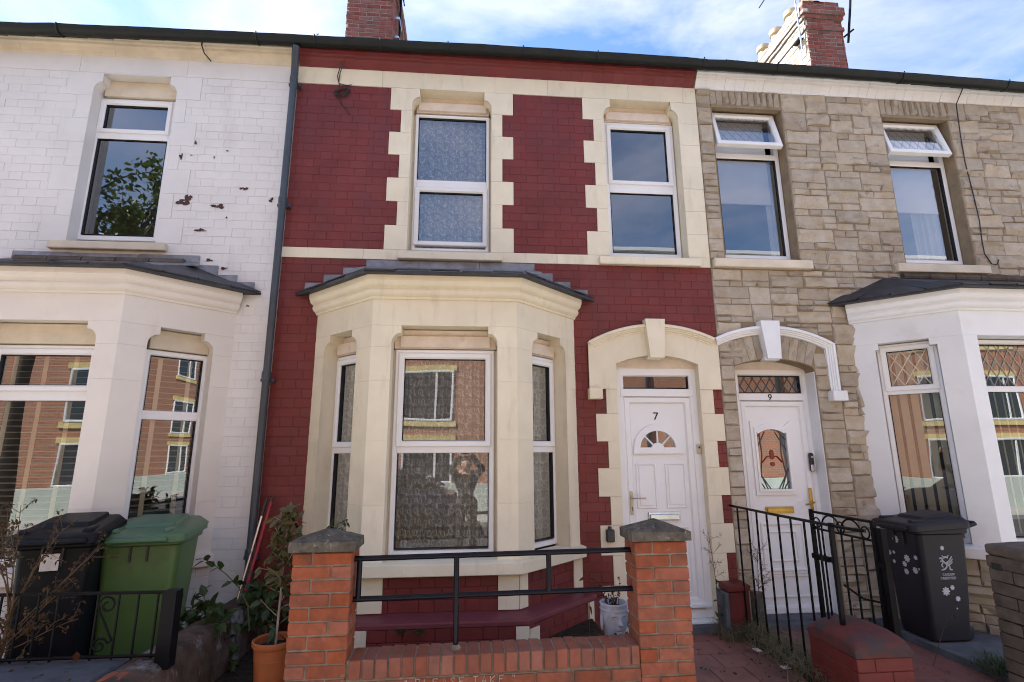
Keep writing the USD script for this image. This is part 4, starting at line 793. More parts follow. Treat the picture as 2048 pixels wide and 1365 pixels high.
part(H9, 'door_panel', cat_([raised(2.90, 3.345, 0.59, 1.045, y + 0.012, 0.03, 0.012), raised(2.98, 3.265, 0.68, 0.96, y + 0.012, 0.02, 0.010), raised(2.86, 3.36, 0.545, 0.575, y + 0.012, 0.01, 0.01), cbox(2.79, 3.41, y + 0.004, y + 0.014, 0.355, 0.372, 0.003)]), 'door', D9)
part(H9, 'letter_plate', cat_([cbox(2.967, 3.261, y - 0.004, y + 0.016, 1.131, 1.193, 0.004), cbox(2.980, 3.248, y - 0.014, y - 0.002, 1.143, 1.182, 0.004)]), 'brass', D9)
part(H9, 'door_handle', cat_([cbox(3.428, 3.462, y - 0.02, y - 0.006, 1.158, 1.370, 0.004), tube([(3.445, y - 0.015, 1.235), (3.445, y - 0.06, 1.235), (3.43, y - 0.065, 1.232), (3.350, y - 0.062, 1.215)], 0.009, 8)]), 'brass', D9)
single('house_number', upright('9', 0.058, 3.098, d9y - 0.005, 2.253, True), 'black', 'black numeral 9 on the white bar below the leaded fanlight', 'house number')
T = thing('video_doorbell', 'dark video doorbell with round button on the frame of door 9', 'doorbell', (3.485, d9y, 1.53)); part(T, 'housing', cbox(3.462, 3.512, d9y - 0.032, d9y, 1.530, 1.715, 0.012), 'black'); part(T, 'faceplate', cbox(3.466, 3.508, d9y - 0.036, d9y - 0.031, 1.534, 1.60, 0.004), 'chrome'); part(T, 'camera_eye', cbox(3.478, 3.496, d9y - 0.038, d9y - 0.031, 1.665, 1.685, 0.006), 'chrome')
# bay of number 9
fo9, so9 = rect(BAYH - 0.475, 0.88, BAYH + 0.475, 2.795), unary_union([rect(0.195, 0.88, 0.690, 2.735), rect(0.252, 2.6, 0.660, 2.800)])
B9 = bay(H9, 5.250, 'bluewhite', 'bluewhite', fo9, so9, (2.80,), seed=2, zt=3.55)
L = B9[0].L
part(H9, 'lead_flashing', cat_([cbox(4.62, 5.9, -0.03, -0.004, 3.52, 3.60, 0.004, 0.001), cbox(4.42, 4.62, -0.02, -0.004, 3.40, 3.52, 0.004, 0.001), cbox(4.2, 4.42, -0.02, -0.004, 3.30, 3.42, 0.004, 0.001)]), 'lead')
for k in range(7): a = 4.64 + k * 0.30; part(H9, 'ridge_tile', tube([(a, -0.05, 3.56), (a + 0.29, -0.05, 3.56)], 0.038, 10), 'darkbrick')
glazed(H9, 'bay_window', B9[0], L - 0.685, L - 0.198, 0.905, 2.792, 0.10, [(0.955, 2.285, 'fixed'), (2.335, 2.75, 'sash')], 0.045, 'left side light of the bay, small diamond leaded pane over a tall pane')
part(H9, 'diamond_leading', B9[0](lattice(FLAT, L - 0.60, L - 0.28, 2.368, 2.718, 0.125, 0.105, 0.175, 0.005)), 'slat')
glazed(H9, 'bay_window', B9[1], BAYH - 0.465, BAYH + 0.465, 0.915, 2.785, 0.14, [(0.965, 2.280, 'fixed'), (2.330, 2.735, 'fixed')], 0.045, 'front light of the bay, leaded top pane over a tall pane')
part(H9, 'diamond_leading', B9[1](lattice(FLAT, BAYH - 0.42, BAYH + 0.42, 2.335, 2.73, 0.165, 0.105, 0.175, 0.003)), 'lattice')
glazed(H9, 'bay_window', B9[2], 0.198, 0.685, 0.905, 2.792, 0.10, [(0.955, 2.285, 'fixed'), (2.335, 2.75, 'sash')], 0.045)
for f in B9:
    bz = f(prism(rect(0, 0.1, f.L, 0.80), 0.006, 0.2)); part(H9, 'bay_base', bz, 'mortar_tan')
    for s in ashlar(0.0, f.L, 0.12, 0.80): stone(H9, *s, tf=f)
largest(H9, 'stone', STONES, 'stone', WALL9, 'stonework')
def vertical_blind(f, a, b, z0, z1, t, label):
    T = thing('vertical_blind', label, 'blind', (*f.at(a, t), z0)); n = int((b - a) / 0.085); part(T, 'head_rail', f(box(a, b, t - 0.02, t + 0.02, z1, z1 + 0.03)), 'upvc')
    for k in range(n):
        x = a + (k + 0.5) * (b - a) / n; w = 0.030; V = np.array([(x - w, t - 0.02, z0), (x + w, t + 0.02, z0), (x + w, t + 0.02, z1), (x - w, t - 0.02, z1)]); V = np.vstack([V, V + [0.001, -0.001, 0]])
        part(T, 'slat', f((V, np.array([(0, 1, 2), (0, 2, 3), (4, 6, 5), (4, 7, 6)]))), 'slat')
vertical_blind(B9[0], L - 0.66, L - 0.22, 0.98, 2.70, 0.22, 'cream vertical blind slats in the narrow left light of the white bay')
vertical_blind(B9[1], BAYH - 0.44, BAYH + 0.44, 0.98, 2.70, 0.26, 'cream vertical blind slats in the front light of the white bay')

# ------------------------------------------------------------------ the white house
VL, VR = -6.4, -1.834
HW = thing('terraced_house', 'white painted brick terraced house with flaking paint and an off-white bay', 'house', (-4.0, 0, 0.15))
WW = (-3.832, -3.026); ow = opening(*WW, 3.70, 5.370, 5.560)
wallw = rect(VL, 0.05, VR, 5.98).difference(unary_union([ow, rect(-4.55, 0.9, -2.45, 2.85), opening(-5.9, -5.1, 3.70, 5.37, 5.56)]))
WALLW = part(HW, 'wall', prism(wallw, 0.0, 0.25), 'white')
room(HW, VL, VR - 0.01); RFW = roof(HW, VL, VR - 0.002)
cornice(HW, VL, VR - 0.012, 'dimcream', 0.9)
Qw = quoin_col(-3.7, -4.085, -3.965, zq) + quoin_col(-3.15, -2.790, -2.915, zq) + [rect(WW[0], 5.37, WW[1], 5.571)] + [rect(a, 5.5715, b, 5.768) for a, b in ((VL, -5.1), (-5.1, -4.0), (-4.0, -2.95), (-2.95, VR))]
for g in Qw:
    h = g.difference(ow).buffer(-0.0012, join_style=2)
    for k in getattr(h, 'geoms', [h]):
        if not k.is_empty and k.area > 1e-3: part(HW, 'quoin_stone', prism(k.simplify(0.0006), -0.0045 + rng.uniform(-0.0005, 0.0005), 0.002), 'white')
wr = rect(VL, 0.15, VR - 0.002, 5.571).difference(unary_union(Qw + [ow]).buffer(0.001)).difference(rect(-4.68, 0.1, -2.25, 3.245)).difference(opening(-5.9, -5.1, 3.70, 5.37, 5.56))
flk = []
def flake(cx, cz, w, h, seed):
    r = np.random.default_rng(seed); P = []
    for k in range(7):
        x, z = cx + w * r.uniform(-.65, .65), cz + h * r.uniform(-.55, .55); a, b = w * r.uniform(.18, .5), h * r.uniform(.22, .6); P.append(Polygon([(x + a * math.cos(t) * r.uniform(.6, 1.1), z + b * math.sin(t) * r.uniform(.6, 1.1)) for t in np.linspace(0, 6.283, 9, endpoint=False)]).buffer(0))
    return unary_union(P)
for i, (x, z, w, h) in enumerate([(-2.819, 4.175, .075, .05), (-2.775, 4.225, .04, .055), (-2.484, 4.142, .072, .034), (-2.628, 3.876, .065, .022), (-1.985, 4.222, .04, .03), (-2.772, 4.82, .018, .03), (-2.90, 4.655, .017, .042), (-2.511, 3.572, .045, .018), (-2.353, 3.489, .035, .03), (-2.258, 4.328, .05, .028), (-2.46, 4.744, .016, .010), (-2.80, 4.68, .016, .008), (-2.58, 4.665, .010, .014), (-2.39, 4.02, .016, .014), (-2.10, 3.12, .018, .012), (-2.23, 3.29, .012, .02), (-2.62, 3.50, .04, .012)]):
    flk.append(flake(x, z, w, h, i + 3))
FL = unary_union(flk)
bw_ = lay_bricks(wr, 5.571 - 0.0877 * 64, j=0.0008, x0=0.1, odd=1, joint=0.0013, yf=-0.0026, c=0.0018)
largest(HW, 'brick', bw_, 'white', WALLW, 'brickwork')
for g in flk: part(HW, 'bare_patch', prism(g, -0.0075, -0.0055), 'rust', WALLW)
part(HW, 'sill', cbox(-3.955, -2.900, -0.062, 0.13, 3.640, 3.716, 0.006, 0.0015), 'dimcream')
glazed(HW, 'window', FLAT, -3.87, -3.085, 3.80, 5.375, 0.13, [(3.862, 4.915, 'fixed'), (4.995, 5.335, 'sash')], 0.055, 'upper window mirroring a leafy tree')
part(HW, 'head_board', cbox(-3.80, -3.05, 0.10, 0.2, 5.385, 5.56, 0.006), 'dimcream')
BWh = bay(HW, -3.455, 'whitebay', 'whitebay', FRONT_OP, SIDE_OP, CUTS, seed=3)
steps(HW, -3.455)
for k in range(5): a = -4.2 + k * 0.30; part(HW, 'ridge_tile', tube([(a, -0.05, 3.515), (a + 0.29, -0.05, 3.515)], 0.045, 10), 'darkbrick')
L = BWh[2].L
for i, (lab, tr) in enumerate((('left side light of the bay', (1.95, 2.02)), ('wide front light of the bay with venetian blind', (2.17, 2.26)), ('narrow right side light of the bay', (2.03, 2.10)))):
    f = BWh[i]; a, b = (BAYH - 0.43, BAYH + 0.43) if i == 1 else (0.225, 0.735) if i == 2 else (L - 0.735, L - 0.225)
    glazed(HW, 'bay_window', f, a, b, 0.915, 2.625, 0.13, [(0.965, tr[0], 'fixed'), (tr[1], 2.575, 'sash' if i == 1 else 'fixed')], 0.05, lab)
    part(HW, 'head_board', f(cbox(a + 0.02, b - 0.02, 0.10, 0.19, 2.632, 2.80, 0.006)), 'dimcream')
for f in BWh:
    part(HW, 'bay_base', f(prism(rect(0, 0.1, f.L, 0.80), 0.0, 0.2)), 'white')
    part(HW, 'brickwork', cat_([f(m) for m in lay_bricks(rect(0, 0.1, f.L, 0.80), 0.1, yf=-0.005, yb=0.001)]), 'white', WALLW, kind='stuff')
def venetian(f, a, b, z0, z1, t, label):
    T = thing('venetian_blind', label, 'blind', (*f.at(a, t), z0)); ms = []
    z = z0; part(T, 'head_rail', f(box(a, b, t - 0.025, t + 0.025, z1, z1 + 0.04)), 'upvc')
    while z < z1:
        part(T, 'slat', f((np.array([(a, t - 0.024, z - 0.004), (b, t - 0.024, z - 0.004), (b, t + 0.024, z + 0.004), (a, t + 0.024, z + 0.004), (a, t - 0.024, z - 0.0065), (b, t - 0.024, z - 0.0065), (b, t + 0.024, z + 0.0015), (a, t + 0.024, z + 0.0015)]), np.array([(0, 1, 2), (0, 2, 3), (4, 6, 5), (4, 7, 6), (0, 4, 5), (0, 5, 1), (3, 2, 6), (3, 6, 7)]))), 'slat'); z += 0.05
    for x in np.arange(a + 0.12, b, 0.235): part(T, 'tape', f(box(x - 0.018, x + 0.018, t - 0.028, t - 0.027, z0 - 0.01, z1)), 'slat')
venetian(BWh[1], BAYH - 0.40, BAYH + 0.40, 0.97, 2.57, 0.235, 'cream venetian blind behind the wide front window of the off-white bay')
venetian(BWh[2], 0.25, 0.72, 0.97, 2.57, 0.235, 'cream venetian blind in the narrow right light of the off-white bay')

# chimneys stand on the roofs
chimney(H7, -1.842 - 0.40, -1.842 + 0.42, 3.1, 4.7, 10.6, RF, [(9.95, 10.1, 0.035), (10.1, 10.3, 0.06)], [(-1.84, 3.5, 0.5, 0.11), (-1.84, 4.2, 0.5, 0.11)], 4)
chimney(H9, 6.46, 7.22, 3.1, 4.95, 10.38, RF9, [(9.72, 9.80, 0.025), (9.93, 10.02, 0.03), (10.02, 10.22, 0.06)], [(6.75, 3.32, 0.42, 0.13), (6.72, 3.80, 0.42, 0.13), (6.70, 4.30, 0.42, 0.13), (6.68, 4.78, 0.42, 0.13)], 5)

# ------------------------------------------------------------------ gutter, downpipe, aerials, cables
gx = np.array([-6.4, -4.65, -3.25, -1.78, -0.75, 0.43, 2.39, 4.28, 6.43, 7.6]); gz = np.array([5.80, 5.862, 5.905, 5.922, 5.930, 5.940, 5.932, 5.917, 5.876, 5.84])
zg = lambda x: float(np.interp(x, gx, gz))
G = thing('gutter', 'black half-round gutter running along the eaves of all three houses', 'gutter', (0, -0.19, 5.86))
X = np.linspace(-6.4, 7.6, 57); A_ = np.linspace(math.pi, 2 * math.pi, 11); V = []
wob = np.random.default_rng(3).normal(0, 0.003, len(X))
for x, w in zip(X, wob):
    for r in (0.066, 0.061):
        aa = A_ if r > 0.062 else A_[::-1]; V += [(x, -0.185 + r * math.cos(a), zg(x) + w + 0.03 + r * 1.1 * math.sin(a)) for a in aa]
n = 22; F = []
for i in range(len(X) - 1):
    for k in range(n): k2 = (k + 1) % n; F += [(i * n + k, i * n + k2, (i + 1) * n + k2), (i * n + k, (i + 1) * n + k2, (i + 1) * n + k)]
part(G, 'trough', (np.array(V), np.array(F)), 'gutter', smooth=35)
part(G, 'fascia', cat_([box(a, b, -0.118, -0.105, zg((a + b) / 2) - 0.0, zg((a + b) / 2) + 0.065) for a, b in zip(X[:-1], X[1:])]), 'gutter')
for x in (-4.1, -2.2, -1.62, -0.95, -0.25, 0.55, 1.36, 2.55, 3.4, 4.9, 6.2): part(G, 'union', tube([(x, -0.185 + 0.069 * math.cos(a), zg(x) + 0.03 + 0.075 * math.sin(a)) for a in np.linspace(math.pi * 0.95, 2.05 * math.pi, 12)], 0.0075, 6), 'gutter')
T = thing('downpipe', 'dark grey downpipe between the white house and the red house', 'downpipe', (-1.838, -0.08, 0.15))
part(T, 'pipe', tube([(-1.838, -0.085, 0.2), (-1.840, -0.085, 2.4), (-1.842, -0.085, 5.55)], 0.034, 14), 'pipe', smooth=50)
part(T, 'swan_neck', tube([(-1.842, -0.085, 5.52), (-1.842, -0.085, 5.62), (-1.835, -0.11, 5.70), (-1.818, -0.175, 5.78), (-1.812, -0.188, 5.86)], 0.037, 14), 'pipe', smooth=60)
for z in (0.9, 2.44, 4.185, 5.55): part(T, 'collar', tube([(-1.842, -0.085, z - 0.04), (-1.842, -0.085, z - 0.02), (-1.842, -0.085, z + 0.02), (-1.842, -0.085, z + 0.04)], [0.036, 0.041, 0.041, 0.036], 14), 'pipe'); part(T, 'bracket', box(-1.90, -1.78, -0.06, -0.004, z - 0.055, z - 0.025), 'pipe')
def cable(name, pts, r, label, cat='cable', mat='wire'): return single(name, tube(pts, r, 6), mat, label, cat)
cable('cable', [(-2.769, -0.125, 5.99), (-2.775, -0.13, 5.86), (-2.755, -0.10, 5.79), (-2.715, -0.03, 5.755)], 0.007, 'dark cable looping from the gutter down over the white house cornice')
cable('cable', [(5.80, -0.13, 6.0), (5.72, -0.10, 5.82), (5.695, -0.05, 5.72), (5.69, -0.03, 5.3), (5.680, -0.03, 4.97), (5.70, -0.03, 4.6), (5.71, -0.03, 4.26), (5.69, -0.03, 4.0), (5.69, -0.03, 3.86), (5.74, -0.04, 3.74), (5.80, -0.04, 3.73), (5.835, -0.04, 3.79)], 0.006, 'thin dark cable hanging down the stone wall with a hooked end')
T = thing('cable_coil', 'tangled coil of black cable on the red wall below the frieze', 'cable', (-1.36, 0, 5.45))
part(T, 'lead', tube([(-1.345, -0.09, 5.80), (-1.395, -0.03, 5.70), (-1.405, -0.02, 5.60), (-1.385, -0.02, 5.52)], 0.005, 6), 'wire'); part(T, 'lead', tube([(-1.37, -0.09, 5.79), (-1.42, -0.03, 5.66), (-1.40, -0.02, 5.58), (-1.31, -0.02, 5.56), (-1.27, -0.02, 5.575)], 0.005, 6), 'wire')
r = np.random.default_rng(2)
for k in range(4): part(T, 'loop', tube([(-1.36 + (0.075 + 0.02 * r.uniform(-1, 1)) * math.cos(a), -0.02 - 0.006 * k, 5.478 + (0.045 + 0.012 * r.uniform(-1, 1)) * math.sin(a + 0.3 * k)) for a in np.linspace(0, 6.2, 16)], 0.005, 6), 'wire')
part(T, 'tail', tube([(-1.40, -0.02, 5.46), (-1.385, -0.018, 5.38), (-1.31, -0.018, 5.28), (-1.27, -0.018, 5.22)], 0.0045, 6), 'wire')
T = thing('tv_aerial', 'metal aerial mast on brackets beside the left chimney', 'aerial', (-1.36, 3.6, 9.0))
part(T, 'mast', tube([(-1.352, 3.5, 8.6), (-1.352, 3.5, 11.5)], 0.022, 8), 'iron'); part(T, 'bracket', box(-1.43, -1.33, 3.3, 3.6, 9.55, 9.60), 'chrome'); part(T, 'bracket', box(-1.43, -1.33, 3.3, 3.6, 9.15, 9.19), 'chrome'); part(T, 'lead', tube([(-1.35, 3.45, 10.4), (-1.27, 3.4, 9.95), (-1.30, 3.4, 10.2), (-1.24, 3.4, 10.35)], 0.012, 6), 'wire')
T = thing('tv_aerial', 'thin silver aerial mast leaning by the sunlit side of the right chimney', 'aerial', (6.42, 3.3, 9.3)); part(T, 'mast', tube([(6.40, 3.2, 9.35), (6.30, 3.1, 11.2)], 0.018, 8), 'chrome'); part(T, 'bracket', box(6.36, 6.47, 3.2, 3.4, 9.6, 9.63), 'iron')
T = thing('tv_aerial', 'dark aerial pole at the right edge of the right chimney', 'aerial', (7.3, 3.2, 9.5)); part(T, 'mast', tube([(7.26, 3.06, 9.45), (7.36, 3.0, 10.2), (7.50, 2.95, 11.2)], 0.022, 8), 'iron'); part(T, 'clamp', tube([(7.22, 3.1, 9.6), (7.36, 3.0, 9.7)], 0.018, 6), 'iron')
cable('aerial_rod', [(5.62, 3.2, 10.25), (5.95, 3.2, 10.75)], 0.012, 'loose dark aerial rod against the sky left of the right chimney', 'aerial')

# ------------------------------------------------------------------ front gardens: soil, paths, tiles
setting('garden_soil', box(-1.0, 1.10, -1.425, -0.1, -0.1, 0.33), 'soil')
setting('garden_ground', box(-4.9, -1.72, -1.5, 0.0, -0.1, 0.2), 'concrete')
setting('garden_slab', box(3.77, 6.8, -1.5, 0.0, -0.1, 0.2), 'concrete', label='blue-grey slab that the dark grey bin stands on')
PTH = setting('path_bed', box(1.10, 3.77, -1.9, 0.02, -0.1, 0.138), 'mortar_tan'); setting('side_path', box(-1.72, -1.0, -1.62, -0.1, -0.1, 0.25), 'soil')
rt = np.random.default_rng(12); tiles = []
def tile(x0, x1, y0, y1): z = 0.150 + rt.uniform(-0.003, 0.003); tiles.append(cbox(x0 + 0.003, x1 - 0.003, y0 + 0.003, y1 - 0.003, 0.12, z, 0.004, 0.0008))
for a, b, c, d in ((1.15, 2.47, -1.8, -0.02), (2.56, 3.765, -1.8, -0.02)):
    y = d; k = 0
    while y > c:
        x = a - (k % 2) * 0.135
        while x < b:
            p, q = max(a, x), min(b, x + 0.27)
            if q - p > 0.03: tile(p, q, y - 0.27, y)
            x += 0.27
        y -= 0.27; k += 1
for m in tiles: p = PTH + '/' + numbered(PTH, 'tile'); usdkit.mesh(stage, p, m, MAT['tile'])
single('step', cbox(1.50, 2.42, -0.09, 0.0, 0.10, 0.205, 0.008, 0.002), 'concrete', 'grey stone step under the white door number 7', 'step')
single('step', cbox(2.70, 3.56, -0.08, 0.0, 0.10, 0.20, 0.008, 0.002), 'concrete', 'grey stone step under door number 9', 'step')
T = thing('stub_wall', 'small red painted block against the house wall between the two doors', 'wall', (2.45, -0.1, 0.15)); part(T, 'block', cbox(2.345, 2.545, -0.16, -0.002, 0.12, 0.50, 0.006, 0.002), 'stubred'); part(T, 'coping', cbox(2.335, 2.555, -0.175, -0.002, 0.50, 0.565, 0.012, 0.003), 'stubred')
single('slate_slip', cbox(2.30, 2.335, -0.19, -0.03, 0.15, 0.50, 0.004, 0.003), 'concrete', 'upright grey slate slip beside the red block', 'slate')
single('slate_slip', cbox(2.57, 2.66, -0.19, -0.13, 0.15, 0.50, 0.004, 0.004), 'cap', 'broken grey slate standing behind the railing foot', 'slate')

# ------------------------------------------------------------------ low brick wall with two gate piers
def pier(x0, x1, y0, y1, ztop, label, seed, capz, capo=0.024):
    T = thing('gate_pier', label, 'gate pier', ((x0 + x1) / 2, (y0 + y1) / 2, 0.0)); r = np.random.default_rng(seed)
    part(T, 'mortar_core', cbox(x0 + 0.004, x1 - 0.004, y0 + 0.004, y1 - 0.004, 0.0, ztop - 0.002, 0.004), 'mortar')
    c = 0.0757; k = 0; z = ztop - c; W = x1 - x0
    while z > 0.0:
        s = (0.105, 0.215) if k % 2 == 0 else (0.215, 0.105); sc = (W - 0.011) / 0.32
        x = x0; 
        for i, w in enumerate(s):
            w *= sc; d = r.normal(0, 0.002, 4); t = r.normal(0, 0.0022)
            m = cbox(x, x + w, y0 - 0.002 + d[0], y0 + (0.103 if w < 0.15 * sc else 0.10), z + 0.005, z + c - 0.005 + d[1] * 0.4, 0.0035, 0.0011); part(T, 'brick', m, 'brick')
            x += w + 0.011
        # sides and back
        hh = (y0 + 0.112, y1 - 0.104) if True else 0
        for sx in (0, 1):
            X0, X1 = (x0 - 0.001, x0 + 0.1) if sx == 0 else (x1 - 0.1, x1 + 0.001)
            part(T, 'brick', cbox(X0, X1, y0 + 0.113, y1 + 0.0015, z + 0.005, z + c - 0.005, 0.0035, 0.001), 'brick')
        z -= c; k += 1
    a, b, p, q = x0 - capo, x1 + capo, y0 - capo, y1 + capo; zc = ztop + 0.004; cx, cy = (a + b) / 2, (p + q) / 2
    e = 0.055; pts = []
    for X in (a, b):
        for Y in (p, q): pts += [(X, Y, zc), (X, Y, zc + e)]
    pts += [(cx, cy, capz)]; h = trimesh.Trimesh(*[np.array(k_) for k_ in arr((trimesh.convex.convex_hull(np.array(pts)).vertices, trimesh.convex.convex_hull(np.array(pts)).faces))]); h = h.subdivide().subdivide().subdivide()
    v = np.array(h.vertices); v += (meshkit.fbm(v * 22, 3, seed)[:, None] - 0.5) * 0.010 * np.array([1, 1, 0.6]); part(T, 'cap', (v, np.array(h.faces)), 'cap', smooth=30); return T
pier(-1.012, -0.672, -1.64, -1.425, 1.168, 'left brick gate pier with lichen-spotted concrete cap', 5, 1.292)
pier(1.053, 1.388, -1.64, -1.425, 1.190, 'right brick gate pier in front of door number 7, plain concrete cap', 6, 1.318)
T = thing('garden_wall', 'low orange brick wall with brick-on-edge coping between the two gate piers', 'wall', (0.2, -1.53, 0.0))
def zt_(x): return 0.590 + 0.012 * (x - 0.2)
part(T, 'mortar_core', cbox(-0.672, 1.053, -1.634, -1.431, 0.0, 0.482, 0.003), 'mortar'); rw = np.random.default_rng(8)
V_, F_ = box(-0.672, 1.053, -1.630, -1.433, 0.47, 0.585); V_[:, 2] += np.where(V_[:, 2] > 0.5, 0.012 * (V_[:, 0] - 0.2), 0); part(T, 'mortar_bed', (V_, F_), 'mortar')
x = -0.655
while x < 1.04:
    w = 0.0652; v, f = cbox(x, min(x + w, 1.048), -1.641 + rw.normal(0, 0.0015), -1.428, 0.487 + 0.012 * (x - 0.2), zt_(x) + rw.normal(0, 0.0012), 0.004, 0.001)
    part(T, 'coping_brick', (v, f), 'copingbrick'); x += 0.0752
for k in range(6):
    z = 0.478 - 0.0757 * (k + 1); x = -0.672 - (k % 2) * 0.112 - 0.03
    while x < 1.05:
        p, q = max(x, -0.670), min(x + 0.215, 1.051)
        if q - p > 0.03:
            part(T, 'brick', cbox(p, q, -1.641 + rw.normal(0, 0.0015), -1.54, z + 0.0055 + 0.008 * (p - 0.2), z + 0.0705 + 0.008 * (p - 0.2), 0.0035, 0.001), 'brick')
        x += 0.2255
# chalked words on the front of the wall
GLY = {'P': [[(0, 0), (0, 1), (.6, .95), (.6, .55), (0, .5)]], 'L': [[(0, 1), (0, 0), (.6, .02)]], 'E': [[(.6, 1), (0, .97), (0, 0), (.6, .03)], [(0, .5), (.45, .52)]], 'A': [[(0, 0), (.32, 1), (.65, 0)], [(.12, .38), (.52, .4)]], 'S': [[(.6, .9), (.3, 1), (.05, .78), (.3, .52), (.58, .28), (.3, 0), (0, .12)]], 'T': [[(0, .97), (.7, 1)], [(.35, 1), (.33, 0)]], 'K': [[(0, 0), (0, 1)], [(.6, 1), (.03, .48), (.62, 0)]], '"': [[(0, 1), (.03, .7)], [(.25, 1), (.26, .72)]], ' ': []}
ch = []; x = -0.335; rc = np.random.default_rng(4)
for cchar in '" PLEASE TAKE "':
    for s in GLY[cchar]: ch.append(tube([(x + a * 0.042 + rc.normal(0, 0.001), -1.6445, 0.432 + b * 0.040 + 0.008 * x + rc.normal(0, 0.001)) for a, b in s], 0.0023, 5))
    x += 0.05 if cchar not in ' "' else 0.03
part(T, 'chalk_words', cat_(ch), 'chalk', label='chalked words PLEASE TAKE')
T = thing('garden_railing', 'black tubular railing on top of the low brick wall between the piers', 'railing', (0.2, -1.54, 0.59))
rl = lambda x, z: z + 0.011 * (x - 0.2)
part(T, 'rail', tube([(-0.69, -1.54, rl(-0.69, 1.118)), (0.2, -1.54, rl(.2, 1.118)), (1.06, -1.54, rl(1.06, 1.118))], 0.0165, 12), 'railpaint', smooth=50); part(T, 'rail', tube([(-0.69, -1.54, rl(-0.69, 0.888)), (0.2, -1.54, rl(.2, 0.888)), (1.06, -1.54, rl(1.06, 0.888))], 0.0165, 12), 'railpaint', smooth=50)
part(T, 'post', tube([(-0.050, -1.54, 0.575), (-0.053, -1.54, 1.118)], 0.0165, 12), 'railpaint', smooth=50); part(T, 'post', tube([(-0.642, -1.54, 0.875), (-0.642, -1.54, 1.11)], 0.0165, 12), 'railpaint', smooth=50); part(T, 'post', tube([(0.524, -1.54, 0.885), (0.524, -1.54, 1.12)], 0.0165, 12), 'railpaint', smooth=50)
part(T, 'mortar_collar', lathe([(0.0, 0.614), (0.02, 0.612), (0.032, 0.597), (0.034, 0.584)], (-0.05, -1.54, 0), 14), 'mortar')

# ------------------------------------------------------------------ stub wall and pier at the right
T = thing('stub_wall', 'red painted stub of garden wall with rounded worn coping, bottom right', 'wall', (2.60, -1.42, 0.0))
part(T, 'core', cbox(2.424, 2.786, -1.636, -1.184, 0.0, 0.478, 0.004), 'stubred'); rw = np.random.default_rng(31)
for k in range(6):
    z = 0.478 - 0.078 * (k + 1)
    for a, b in ((0.0, 0.23), (0.23, 0.37)) if k % 2 else ((0.0, 0.12), (0.12, 0.37)): part(T, 'brick', cbox(2.42 + a, 2.42 + b - 0.003, -1.641, -1.54, z + 0.001, z + 0.077, 0.003, 0.0006), 'stubred')
    for a, b in ((0.0, 0.22), (0.22, 0.46)) if k % 2 == 0 else ((0.0, 0.12), (0.12, 0.35), (0.35, 0.46)): part(T, 'brick', cbox(2.419, 2.5, -1.64 + a + 0.002, -1.64 + b, z + 0.001, z + 0.077, 0.003, 0.0006), 'stubred')
def coping(x0, x1, y0, y1, z0, h, seed, n=26):
    P = [(x0 - 0.006, z0), (x0 - 0.006, z0 + h * 0.42)] + [(x0 + (x1 - x0) * (0.5 - 0.5 * math.cos(a)), z0 + h * 0.42 + h * 0.58 * math.sin(a) ** 0.8) for a in np.linspace(0.12, math.pi - 0.12, 12)] + [(x1 + 0.006, z0 + h * 0.42), (x1 + 0.006, z0)]
    Rn = []
    for i, y in enumerate(np.linspace(y0, y1, n)):
        e = min(i, n - 1 - i) / (n - 1) * (y1 - y0); k = 1 - 0.45 * math.exp(-e / 0.045); q = np.array([(x, y, z0 + (z - z0) * (k if z > z0 + 0.02 else 1)) for x, z in P]); Rn.append(q)
    v, f = loft(Rn); v = v + (meshkit.fbm(v * 18, 3, seed)[:, None] - 0.5) * 0.012; t = trimesh.Trimesh(v, f, process=False); trimesh.repair.fix_normals(t); return np.array(t.vertices), np.array(t.faces)
part(T, 'coping', coping(2.42, 2.79, -1.648, -1.18, 0.482, 0.145, 3), 'stubtop', smooth=35)
T = thing('brick_pier', 'brown weathered brick pier at the right edge of the view', 'pier', (3.75, -1.68, 0.0)); rw = np.random.default_rng(33)
part(T, 'core', cbox(3.556, 3.95, -1.90, -1.506, 0.0, 1.04, 0.004), 'soil')
for k in range(13):
    z = 0.080 * k
    for a, b in ((0.0, 0.24), (0.24, 0.40)) if k % 2 else ((0.0, 0.13), (0.13, 0.40)):
        part(T, 'brick', cbox(3.55 + rw.normal(0, 0.002), 3.66, -1.90 + a + 0.003, -1.90 + b - 0.003, z + 0.003, z + 0.077, 0.005, 0.002), 'darkbrick'); part(T, 'brick', cbox(3.55 + a + 0.003, 3.55 + b - 0.003, -1.61, -1.50 + rw.normal(0, 0.002), z + 0.003, z + 0.077, 0.005, 0.002), 'darkbrick')
v = trimesh.Trimesh(*cbox(3.545, 3.96, -1.905, -1.495, 1.035, 1.115, 0.02, 0.003)); v = v.subdivide().subdivide(); vv = np.array(v.vertices); vv += (meshkit.fbm(vv * 25, 2, 3)[:, None] - .5) * 0.012; part(T, 'coping', (vv, np.array(v.faces)), 'darkbrick', smooth=40)
part(T, 'hole', cbox(3.5425, 3.56, -1.60, -1.535, 0.955, 0.995, 0.004), 'gasket')

